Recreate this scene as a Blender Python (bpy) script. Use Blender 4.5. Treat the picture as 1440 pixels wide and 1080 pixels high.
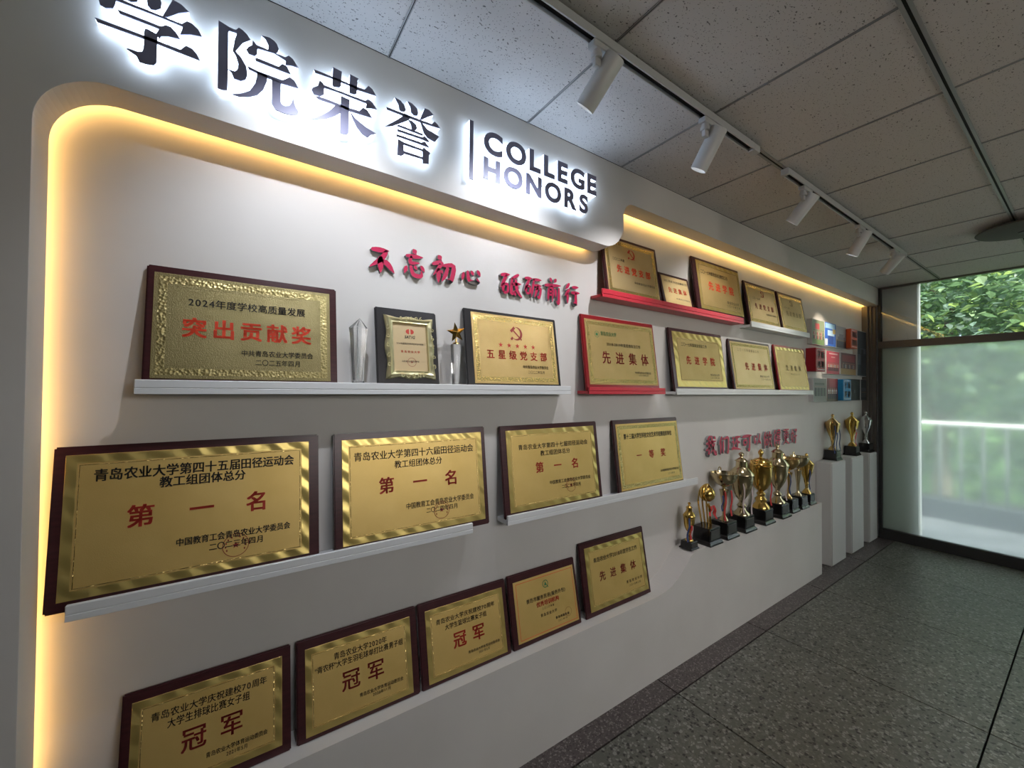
import bpy, bmesh, math, random
from mathutils import Vector, Matrix
from mathutils.geometry import tessellate_polygon

random.seed(7)
PI = math.pi
C = bpy.context.scene.collection
scn = bpy.context.scene
for o in list(bpy.data.objects):
    bpy.data.objects.remove(o)

# ------------------------------------------------------------------ camera, world, exposure
# the honours wall lies in the plane y = 0 (room at y < 0), x runs along it, floor z = 0
CAM = Vector((0.0, -1.39, 1.585))
F_PX, YAW, PITCH, ROLL = 565.91, math.radians(34.274), math.radians(0.832), math.radians(0.446)
fwd = Vector((math.sin(YAW) * math.cos(PITCH), math.cos(YAW) * math.cos(PITCH), math.sin(PITCH)))
rgt = fwd.cross(Vector((0, 0, 1))).normalized()
upv = rgt.cross(fwd)
r2 = rgt * math.cos(ROLL) + upv * math.sin(ROLL)
u2 = -rgt * math.sin(ROLL) + upv * math.cos(ROLL)
cd = bpy.data.cameras.new('camera')
cd.sensor_width = 36.0
cd.lens = 36.0 * F_PX / 1440.0
cd.clip_start = 0.02
cam = bpy.data.objects.new('camera', cd)
C.objects.link(cam)
M = Matrix((r2, u2, -fwd)).transposed().to_4x4()
M.translation = CAM
cam.matrix_world = M
scn.camera = cam

scn.view_settings.view_transform = 'Standard'
scn.view_settings.look = 'None'
scn.view_settings.exposure = 1.1
scn.view_settings.gamma = 1.0
scn.view_settings.use_curve_mapping = False

world = bpy.data.worlds.new('daylight')
scn.world = world
world.use_nodes = True
wn = world.node_tree
wn.nodes.clear()
sky = wn.nodes.new('ShaderNodeTexSky')
sky.sky_type = 'NISHITA'
sky.sun_disc = False
sky.sun_elevation = math.radians(48)
sky.sun_rotation = math.radians(200)
sky.dust_density = 3.0
bg = wn.nodes.new('ShaderNodeBackground')
bg.inputs['Strength'].default_value = 0.29
wo = wn.nodes.new('ShaderNodeOutputWorld')
hs = wn.nodes.new('ShaderNodeHueSaturation')   # hazy, whitish sky
hs.inputs['Saturation'].default_value = 0.35
wn.links.new(sky.outputs[0], hs.inputs['Color'])
wn.links.new(hs.outputs[0], bg.inputs[0])
wn.links.new(bg.outputs[0], wo.inputs[0])
sl = bpy.data.lights.new('sun', 'SUN')
sl.energy = 4.0
sl.angle = math.radians(3)
sl.color = (1.0, 0.95, 0.85)
so = bpy.data.objects.new('sun', sl)
so.rotation_euler = Vector((0.50, 0.30, -0.80)).to_track_quat('-Z', 'Y').to_euler()
C.objects.link(so)
# added fill lifting the ambient light, set in an unseen window opposite the display
for loc, rot, sx, sy, en in (((1.75, -3.56, 2.1), (PI / 2, 0, 0), 2.2, 0.7, 7.5),):
    al = bpy.data.lights.new('corridor_fill', 'AREA')
    al.shape = 'RECTANGLE'
    al.size, al.size_y = sx, sy
    al.energy = en
    al.color = (1.0, 0.90, 0.79)
    ao = bpy.data.objects.new('corridor_fill', al)
    ao.location = loc
    ao.rotation_euler = rot
    C.objects.link(ao)

# ------------------------------------------------------------------ materials
def mat(name, col, rough=0.5, metal=0.0, **kw):
    m = bpy.data.materials.new(name)
    m.use_nodes = True
    b = m.node_tree.nodes['Principled BSDF']
    b.inputs['Base Color'].default_value = (*col, 1)
    b.inputs['Roughness'].default_value = rough
    b.inputs['Metallic'].default_value = metal
    for k, v in kw.items():
        b.inputs[k.replace('_', ' ')].default_value = v
    return m

def noise_mix(m, c1, c2, scale, lo=0.4, hi=0.6, detail=4, kind='noise', coord='Object', stretch=None):
    t = m.node_tree
    b = t.nodes['Principled BSDF']
    tc = t.nodes.new('ShaderNodeTexCoord')
    src = tc.outputs[coord]
    if stretch:
        mp = t.nodes.new('ShaderNodeMapping')
        mp.inputs['Scale'].default_value = stretch
        t.links.new(src, mp.inputs[0])
        src = mp.outputs[0]
    if kind == 'noise':
        n = t.nodes.new('ShaderNodeTexNoise')
        n.inputs['Scale'].default_value = scale
        n.inputs['Detail'].default_value = detail
        out = n.outputs['Fac']
    else:
        n = t.nodes.new('ShaderNodeTexVoronoi')
        n.inputs['Scale'].default_value = scale
        out = n.outputs['Distance']
    t.links.new(src, n.inputs['Vector'])
    r = t.nodes.new('ShaderNodeValToRGB')
    r.color_ramp.elements[0].position = lo
    r.color_ramp.elements[1].position = hi
    r.color_ramp.elements[0].color = (*c1, 1)
    r.color_ramp.elements[1].color = (*c2, 1)
    t.links.new(out, r.inputs[0])
    t.links.new(r.outputs[0], b.inputs['Base Color'])
    return m, n, out, r

def bump(m, out, strength, dist=0.002):
    t = m.node_tree
    bp = t.nodes.new('ShaderNodeBump')
    bp.inputs['Strength'].default_value = strength
    bp.inputs['Distance'].default_value = dist
    t.links.new(out, bp.inputs['Height'])
    t.links.new(bp.outputs[0], t.nodes['Principled BSDF'].inputs['Normal'])

def emat(name, col, strength, base=(0.8, 0.8, 0.8)):
    m = mat(name, base, 0.5)
    b = m.node_tree.nodes['Principled BSDF']
    b.inputs['Emission Color'].default_value = (*col, 1)
    b.inputs['Emission Strength'].default_value = strength
    return m

m_wall = mat('white_wall_paint', (0.63, 0.605, 0.58), 0.75)
_, n_, o_, _ = noise_mix(m_wall, (0.61, 0.585, 0.56), (0.66, 0.635, 0.61), 2.2, 0.35, 0.7)
nn = m_wall.node_tree.nodes.new('ShaderNodeTexNoise'); nn.inputs['Scale'].default_value = 240
bump(m_wall, nn.outputs['Fac'], 0.12, 0.001)
m_room = mat('corridor_paint', (0.42, 0.41, 0.40), 0.8)
m_shelf = mat('white_shelf_lacquer', (0.72, 0.73, 0.74), 0.35)
m_redshelf = mat('red_shelf_lacquer', (0.55, 0.03, 0.05), 0.32)
noise_mix(m_redshelf, (0.50, 0.02, 0.04), (0.62, 0.05, 0.07), 40, 0.3, 0.7, stretch=(1, 12, 12))
m_board = mat('dark_maroon_lacquer', (0.045, 0.010, 0.012), 0.30)
noise_mix(m_board, (0.035, 0.008, 0.010), (0.06, 0.014, 0.016), 14, 0.3, 0.7, stretch=(1, 8, 8))
m_redboard = mat('red_lacquer_frame', (0.26, 0.012, 0.016), 0.30)
m_blackboard = mat('black_lacquer_board', (0.022, 0.020, 0.022), 0.30)

def gold_mat(name, c1, c2, sparkle, rough=0.42, metal=0.75):
    m = mat(name, c1, rough, metal)
    t = m.node_tree
    _, n, o, r = noise_mix(m, c1, c2, 6, 0.3, 0.7)
    n2 = t.nodes.new('ShaderNodeTexNoise'); n2.inputs['Scale'].default_value = 420; n2.inputs['Detail'].default_value = 2
    tc = t.nodes.new('ShaderNodeTexCoord'); t.links.new(tc.outputs['Object'], n2.inputs['Vector'])
    bump(m, n2.outputs['Fac'], sparkle, 0.002)
    return m
m_gold = gold_mat('brushed_brass_plate', (0.66, 0.45, 0.14), (0.74, 0.52, 0.18), 0.10, 0.42, 0.55)
m_goldgreen = gold_mat('greenish_gold_plate', (0.24, 0.20, 0.085), (0.29, 0.24, 0.11), 0.6, 0.42, 0.6)  # greenish tone of its own, darkened for the dark room it would reflect
m_goldspark = gold_mat('sandblasted_gold_plate', (0.58, 0.41, 0.16), (0.66, 0.48, 0.21), 0.65, 0.38)
m_goldpale = gold_mat('pale_gold_plate', (0.62, 0.46, 0.22), (0.68, 0.52, 0.27), 0.30, 0.45)
m_goldembs = mat('embossed_gold_border', (0.60, 0.45, 0.17), 0.25, 0.9)
t_ = m_goldembs.node_tree
v_ = t_.nodes.new('ShaderNodeTexVoronoi'); v_.inputs['Scale'].default_value = 130
tc_ = t_.nodes.new('ShaderNodeTexCoord'); t_.links.new(tc_.outputs['Object'], v_.inputs['Vector'])
bump(m_goldembs, v_.outputs['Distance'], 0.8, 0.003)
m_embgreen = mat('embossed_greenish_border', (0.34, 0.28, 0.12), 0.35, 0.7)
t_ = m_embgreen.node_tree
v_ = t_.nodes.new('ShaderNodeTexVoronoi'); v_.inputs['Scale'].default_value = 130
tc_ = t_.nodes.new('ShaderNodeTexCoord'); t_.links.new(tc_.outputs['Object'], v_.inputs['Vector'])
bump(m_embgreen, v_.outputs['Distance'], 0.8, 0.003)
m_scallop = mat('scalloped_gold_edge', (0.64, 0.49, 0.16), 0.30, 0.75)
t_ = m_scallop.node_tree
v_ = t_.nodes.new('ShaderNodeTexWave'); v_.inputs['Scale'].default_value = 9; v_.inputs['Distortion'].default_value = 2.5
v_.bands_direction = 'DIAGONAL'
tc_ = t_.nodes.new('ShaderNodeTexCoord'); t_.links.new(tc_.outputs['Object'], v_.inputs['Vector'])
bump(m_scallop, v_.outputs['Fac'], 0.22, 0.010)
m_trophy = mat('polished_gold_trophy', (0.70, 0.48, 0.20), 0.16, 1.0)
m_trophydk = mat('deep_gold_trophy', (0.70, 0.46, 0.13), 0.18, 1.0)
m_silver = mat('champagne_silver_trophy', (0.60, 0.50, 0.31), 0.18, 1.0)
m_framegold = mat('pale_gold_ornate_frame', (0.72, 0.66, 0.38), 0.30, 0.7)
m_base = mat('black_trophy_base', (0.012, 0.011, 0.012), 0.18)
m_plateblk = mat('grey_name_plate', (0.09, 0.085, 0.08), 0.3, 0.6)
m_chrome = mat('chrome', (0.7, 0.7, 0.7), 0.15, 1.0)
m_glass = mat('clear_crystal', (0.98, 0.99, 0.99), 0.05, 0.0, Transmission_Weight=0.92, IOR=1.5)
m_ribred = mat('red_ribbon', (0.55, 0.03, 0.03), 0.6)
m_ribblue = mat('navy_ribbon', (0.02, 0.04, 0.14), 0.6)
m_ribpink = mat('pale_ribbon', (0.55, 0.45, 0.45), 0.6)
INK = {
    'k': mat('black_print', (0.012, 0.012, 0.012), 0.5), 'o': mat('orange_red_print', (0.80, 0.07, 0.02), 0.5),
    'r': mat('red_print', (0.52, 0.04, 0.02), 0.5), 'd': mat('dark_red_print', (0.26, 0.02, 0.015), 0.5),
    'g': mat('green_print', (0.05, 0.20, 0.07), 0.5), 'b': mat('faded_brown_print', (0.22, 0.14, 0.05), 0.5)}
INK['K'] = INK['k']; INK['R'] = INK['r']; INK['I'] = INK['k']
m_face = mat('dark_letter_face', (0.19, 0.19, 0.29), 0.4)
m_glow = emat('glowing_white_acrylic', (0.60, 0.77, 1.0), 3.0)
m_led = emat('warm_led_strip', (1.0, 0.56, 0.16), 9.5)
m_led2 = emat('warm_led_strip_bright', (1.0, 0.58, 0.13), 15.0)
m_slogan = mat('red_acrylic_letter', (0.50, 0.025, 0.085), 0.25)
m_slogside = mat('grey_letter_side', (0.30, 0.30, 0.32), 0.4)
m_tee = mat('grey_ceiling_tee', (0.30, 0.30, 0.30), 0.45, 0.3)
m_dark = mat('black_reveal', (0.01, 0.01, 0.01), 0.8)
m_track = mat('white_track', (0.50, 0.51, 0.52), 0.4)
m_lamp = mat('white_lamp_body', (0.62, 0.63, 0.64), 0.4)
m_lens = emat('lamp_lens', (0.95, 0.97, 1.0), 1.5)
m_metal = mat('bronze_window_frame', (0.16, 0.145, 0.13), 0.4, 0.5)
m_sill = mat('dark_bottom_rail', (0.05, 0.05, 0.05), 0.5, 0.3)

m_tile = mat('fissured_mineral_tile', (0.55, 0.53, 0.52), 0.85)
t_ = m_tile.node_tree
b_ = t_.nodes['Principled BSDF']
tc_ = t_.nodes.new('ShaderNodeTexCoord')
gm = t_.nodes.new('ShaderNodeNewGeometry')
mp = t_.nodes.new('ShaderNodeMapping'); mp.inputs['Scale'].default_value = (1, 1.9, 1)
t_.links.new(gm.outputs['Position'], mp.inputs[0])
dn = t_.nodes.new('ShaderNodeTexNoise'); dn.inputs['Scale'].default_value = 26; dn.inputs['Detail'].default_value = 3
t_.links.new(gm.outputs['Position'], dn.inputs['Vector'])
mx = t_.nodes.new('ShaderNodeMixRGB'); mx.blend_type = 'ADD'; mx.inputs[0].default_value = 0.055
t_.links.new(mp.outputs[0], mx.inputs[1]); t_.links.new(dn.outputs['Color'], mx.inputs[2])
v1 = t_.nodes.new('ShaderNodeTexVoronoi'); v1.inputs['Scale'].default_value = 40; v1.inputs['Randomness'].default_value = 1.0
t_.links.new(mx.outputs[0], v1.inputs['Vector'])
v2 = t_.nodes.new('ShaderNodeTexVoronoi'); v2.inputs['Scale'].default_value = 130
t_.links.new(gm.outputs['Position'], v2.inputs['Vector'])
r1 = t_.nodes.new('ShaderNodeValToRGB'); r1.color_ramp.elements[0].position = 0.13; r1.color_ramp.elements[1].position = 0.18
r2_ = t_.nodes.new('ShaderNodeValToRGB'); r2_.color_ramp.elements[0].position = 0.13; r2_.color_ramp.elements[1].position = 0.21
t_.links.new(v1.outputs['Distance'], r1.inputs[0]); t_.links.new(v2.outputs['Distance'], r2_.inputs[0])
mu = t_.nodes.new('ShaderNodeMath'); mu.operation = 'MINIMUM'
t_.links.new(r1.outputs[0], mu.inputs[0]); t_.links.new(r2_.outputs[0], mu.inputs[1])
cr = t_.nodes.new('ShaderNodeMixRGB'); cr.inputs[1].default_value = (0.15, 0.145, 0.14, 1); cr.inputs[2].default_value = (0.58, 0.56, 0.55, 1)
t_.links.new(mu.outputs[0], cr.inputs[0]); t_.links.new(cr.outputs[0], b_.inputs['Base Color'])
bump(m_tile, mu.outputs[0], 0.5, 0.002)

def terrazzo(name, bgc, c1, c2, scale):
    m = mat(name, bgc, 0.38)
    t = m.node_tree
    b = t.nodes['Principled BSDF']
    gm = t.nodes.new('ShaderNodeNewGeometry')
    v = t.nodes.new('ShaderNodeTexVoronoi'); v.inputs['Scale'].default_value = scale
    t.links.new(gm.outputs['Position'], v.inputs['Vector'])
    ed = t.nodes.new('ShaderNodeTexVoronoi'); ed.feature = 'DISTANCE_TO_EDGE'; ed.inputs['Scale'].default_value = scale
    t.links.new(gm.outputs['Position'], ed.inputs['Vector'])
    sp = t.nodes.new('ShaderNodeSeparateColor'); t.links.new(v.outputs['Color'], sp.inputs[0])
    r = t.nodes.new('ShaderNodeValToRGB')
    r.color_ramp.interpolation = 'CONSTANT'
    r.color_ramp.elements[0].color = (*c1, 1)
    r.color_ramp.elements[1].position = 0.78; r.color_ramp.elements[1].color = (*c2, 1)
    e = r.color_ramp.elements.new(0.14); e.color = (*[x * 0.95 for x in bgc], 1)
    e = r.color_ramp.elements.new(0.45); e.color = (*[x * 1.3 for x in bgc], 1)
    t.links.new(sp.outputs[0], r.inputs[0])
    r2 = t.nodes.new('ShaderNodeValToRGB'); r2.color_ramp.elements[0].position = 0.05; r2.color_ramp.elements[1].position = 0.12
    t.links.new(ed.outputs['Distance'], r2.inputs[0])
    mx = t.nodes.new('ShaderNodeMixRGB'); mx.inputs[1].default_value = (*bgc, 1)
    t.links.new(r2.outputs[0], mx.inputs[0]); t.links.new(r.outputs[0], mx.inputs[2])
    ns = t.nodes.new('ShaderNodeTexNoise'); ns.inputs['Scale'].default_value = 1.6
    t.links.new(gm.outputs['Position'], ns.inputs['Vector'])
    m2 = t.nodes.new('ShaderNodeMixRGB'); m2.blend_type = 'MULTIPLY'; m2.inputs[0].default_value = 0.35
    t.links.new(mx.outputs[0], m2.inputs[1]); t.links.new(ns.outputs['Fac'], m2.inputs[2])
    t.links.new(m2.outputs[0], b.inputs['Base Color'])
    return m
m_terr = terrazzo('grey_green_terrazzo', (0.135, 0.135, 0.115), (0.035, 0.035, 0.03), (0.30, 0.30, 0.27), 75)
m_terrb = terrazzo('brown_terrazzo_border', (0.10, 0.082, 0.08), (0.06, 0.045, 0.045), (0.27, 0.24, 0.23), 120)

# ------------------------------------------------------------------ mesh helpers
def finish(name, bm, m, parent=None, smooth=False, loc=None):
    me = bpy.data.meshes.new(name)
    bmesh.ops.recalc_face_normals(bm, faces=bm.faces)
    bm.to_mesh(me)
    bm.free()
    for x in (m if isinstance(m, (list, tuple)) else [m]):
        me.materials.append(x)
    if smooth:
        me.polygons.foreach_set('use_smooth', [True] * len(me.polygons))
        try:
            me.set_sharp_from_angle(angle=math.radians(38))
        except Exception:
            pass
    o = bpy.data.objects.new(name, me)
    C.objects.link(o)
    if parent:
        o.parent = parent
    if loc:
        o.location = loc
    return o

def share(name, me, parent=None, loc=(0, 0, 0), rot=(0, 0, 0)):
    o = bpy.data.objects.new(name, me)
    C.objects.link(o)
    o.parent = parent
    o.location = loc
    o.rotation_euler = rot
    return o

def thing(name, label, cat, loc=(0, 0, 0), rot=(0, 0, 0), group=None):
    o = bpy.data.objects.new(name, None)
    o.empty_display_size = 0.05
    C.objects.link(o)
    o.location = loc
    o.rotation_euler = rot
    return tag(o, label, cat, group)

def tag(o, label, cat, group=None):
    o['label'] = label
    o['category'] = cat
    if group:
        o['group'] = group
    return o

def struct(o):
    o['kind'] = 'structure'
    return o

def box(bm, x0, x1, y0, y1, z0, z1, bev=0.0, mi=0, seg=1):
    b = bmesh.new() if bev else bm
    v = [b.verts.new((x, y, z)) for x in (x0, x1) for y in (y0, y1) for z in (z0, z1)]
    fs = []
    for q in ((0, 1, 3, 2), (4, 6, 7, 5), (0, 4, 5, 1), (2, 3, 7, 6), (0, 2, 6, 4), (1, 5, 7, 3)):
        f = b.faces.new([v[i] for i in q]); f.material_index = mi; fs.append(f)
    if bev:
        bmesh.ops.bevel(b, geom=list(b.edges), offset=bev, segments=seg, affect='EDGES')
        merge(bm, b, mi)
        b.free()
    return fs

def merge(dst, src, mi=None, mx=None):
    mp = {}
    for v in src.verts:
        mp[v] = dst.verts.new(mx @ v.co if mx else v.co)
    for f in src.faces:
        try:
            nf = dst.faces.new([mp[v] for v in f.verts])
            nf.material_index = f.material_index if mi is None else mi
        except ValueError:
            pass

def lathe(bm, prof, n=24, cx=0, cy=0, cz=0, mi=0, sx=1, sy=1, a0=0.0):
    rings = []
    for r, z in prof:
        if r < 1e-5:
            rings.append([bm.verts.new((cx, cy, cz + z))])
        else:
            rings.append([bm.verts.new((cx + sx * r * math.cos(a0 + 2 * PI * i / n), cy + sy * r * math.sin(a0 + 2 * PI * i / n), cz + z)) for i in range(n)])
    for a, b in zip(rings, rings[1:]):
        for i in range(n):
            j = (i + 1) % n
            if len(a) == 1 and len(b) == 1:
                continue
            if len(a) == 1:
                f = bm.faces.new((a[0], b[j], b[i]))
            elif len(b) == 1:
                f = bm.faces.new((a[i], a[j], b[0]))
            else:
                f = bm.faces.new((a[i], a[j], b[j], b[i]))
            f.material_index = mi
    if len(rings[0]) > 1:
        bm.faces.new(rings[0][::-1]).material_index = mi
    if len(rings[-1]) > 1:
        bm.faces.new(rings[-1]).material_index = mi

def tube(bm, pts, r, n=8, mi=0, flat=1.0):
    pts = [Vector(p) for p in pts]
    rs = r if isinstance(r, (list, tuple)) else [r] * len(pts)
    rings = []
    up = Vector((0, 0, 1))
    for k, p in enumerate(pts):
        d = (pts[min(k + 1, len(pts) - 1)] - pts[max(k - 1, 0)]).normalized()
        a = d.cross(up)
        if a.length < 0.05:
            a = d.cross(Vector((0, 1, 0)))
        a.normalize()
        b = a.cross(d).normalized()
        rings.append([bm.verts.new(p + a * rs[k] * math.cos(2 * PI * i / n) + b * rs[k] * flat * math.sin(2 * PI * i / n)) for i in range(n)])
    for a, b in zip(rings, rings[1:]):
        for i in range(n):
            j = (i + 1) % n
            bm.faces.new((a[i], a[j], b[j], b[i])).material_index = mi
    bm.faces.new(rings[0][::-1]).material_index = mi
    bm.faces.new(rings[-1]).material_index = mi

def smoothpts(pts, n=6):
    pts = [Vector(p) for p in pts]
    out = []
    for i in range(len(pts) - 1):
        p0, p1, p2, p3 = pts[max(i - 1, 0)], pts[i], pts[i + 1], pts[min(i + 2, len(pts) - 1)]
        for k in range(n):
            t = k / n
            out.append(0.5 * ((2 * p1) + (-p0 + p2) * t + (2 * p0 - 5 * p1 + 4 * p2 - p3) * t * t + (-p0 + 3 * p1 - 3 * p2 + p3) * t ** 3))
    out.append(pts[-1])
    return out

def prism_xz(bm, poly, y0, y1, mi_front=0, mi_side=0, back=True):
    """poly in (x, z); extruded from y0 (front) to y1 (back)"""
    tris = tessellate_polygon([[Vector((p[0], p[1], 0)) for p in poly]])
    f_ = [bm.verts.new((p[0], y0, p[1])) for p in poly]
    b_ = [bm.verts.new((p[0], y1, p[1])) for p in poly]
    for t in tris:
        try:
            bm.faces.new([f_[i] for i in t]).material_index = mi_front
            if back:
                bm.faces.new([b_[i] for i in reversed(t)]).material_index = mi_side
        except ValueError:
            pass
    n = len(poly)
    for i in range(n):
        j = (i + 1) % n
        try:
            bm.faces.new((f_[i], f_[j], b_[j], b_[i])).material_index = mi_side
        except ValueError:
            pass

# ------------------------------------------------------------------ glyphs
GL = {}
def glyph(ch, bold):
    key = (ch, bold)
    if key in GL:
        return GL[key]
    cu = bpy.data.curves.new('glyph', 'FONT')
    cu.body = ch
    cu.size = 1.0
    cu.resolution_u = 3 if ord(ch) > 255 else 6
    cu.fill_mode = 'FRONT'
    if bold == -1:
        cu.offset = 0.042
    ob = bpy.data.objects.new('glyph', cu)
    C.objects.link(ob)
    me = ob.to_mesh()
    vs = [(v.co.x, v.co.y) for v in me.vertices]
    fs = [tuple(p.vertices) for p in me.polygons]
    ob.to_mesh_clear()
    if bold > 0.004:
        n0 = len(vs)
        V0, F0 = list(vs), list(fs)
        vs, fs = [], []
        for k, (dx, dy) in enumerate(((-1, -0.6), (1, -0.6), (1, 0.6), (-1, 0.6))):
            vs += [(x + dx * bold, y + dy * bold) for x, y in V0]
            fs += [tuple(i + k * n0 for i in f) for f in F0]
    bpy.data.objects.remove(ob)
    bpy.data.curves.remove(cu)
    if vs:
        x0, x1 = min(v[0] for v in vs), max(v[0] for v in vs)
        y0, y1 = min(v[1] for v in vs), max(v[1] for v in vs)
    else:
        x0 = x1 = y0 = y1 = 0
    GL[key] = (vs, fs, x0, x1, y0, y1)
    return GL[key]

def adv(ch):
    return 1.0 if ord(ch) > 0x2000 and ch not in '“”' else (0.34 if ch in '()-“” ' else 0.60)

def text_bm(s, u0, u1, v, h, bold=0.012, mxs=None):
    """flat glyphs: centred on height v, spanning u0..u1"""
    bm = bmesh.new()
    vs0, _, a0, a1, b0, b1 = glyph('国' if ord(s[-1]) > 255 or ord(s[0]) > 255 else 'H', bold)
    em = h / (b1 - b0)
    W = u1 - u0
    tot = sum(adv(c) for c in s)
    ws = em * 0.98
    if tot * ws > W * 1.02:
        ws = W / tot
        gap = 0.0
    else:
        gap = (W - tot * ws) / max(1, len(s) - 1)
    x = u0
    mid = (b0 + b1) / 2
    for c in s:
        vs, fs, x0, x1, y0, y1 = glyph(c, bold)
        a = adv(c) * ws
        if vs:
            cx = (x0 + x1) / 2
            k = ws if ord(c) > 0x2000 else ws * 1.02
            vv = [bm.verts.new((x + a / 2 + (p[0] - cx) * k, v + (p[1] - mid) * em, 0)) for p in vs]
            for f in fs:
                try:
                    bm.faces.new([vv[i] for i in f])
                except ValueError:
                    pass
        x += a + gap
    return bm

def ribbon_poly(pts, w):
    P = [Vector((p[0], p[1], 0)) for p in pts]
    P = smoothpts(P, 4) if len(P) > 2 else [P[0].lerp(P[1], i / 4) for i in range(5)]
    n = len(P)
    L, R = [], []
    for i, p in enumerate(P):
        d = (P[min(i + 1, n - 1)] - P[max(i - 1, 0)]).normalized()
        nrm = Vector((-d.y, d.x, 0))
        t = i / (n - 1)
        k = 0.75 + 0.45 * math.sin(PI * min(1, t * 1.15)) - 0.5 * max(0, t - 0.75) * 3
        k = max(0.25, k)
        L.append(p + nrm * w * 0.5 * k)
        R.append(p - nrm * w * 0.5 * k)
    d0 = (P[0] - P[1]).normalized()
    d1 = (P[-1] - P[-2]).normalized()
    return [P[0] + d0 * w * 0.28] + L + [P[-1] + d1 * w * 0.35] + R[::-1]
E_SPOT = (12, 11, 11, 9, 8.5, 24)
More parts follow.
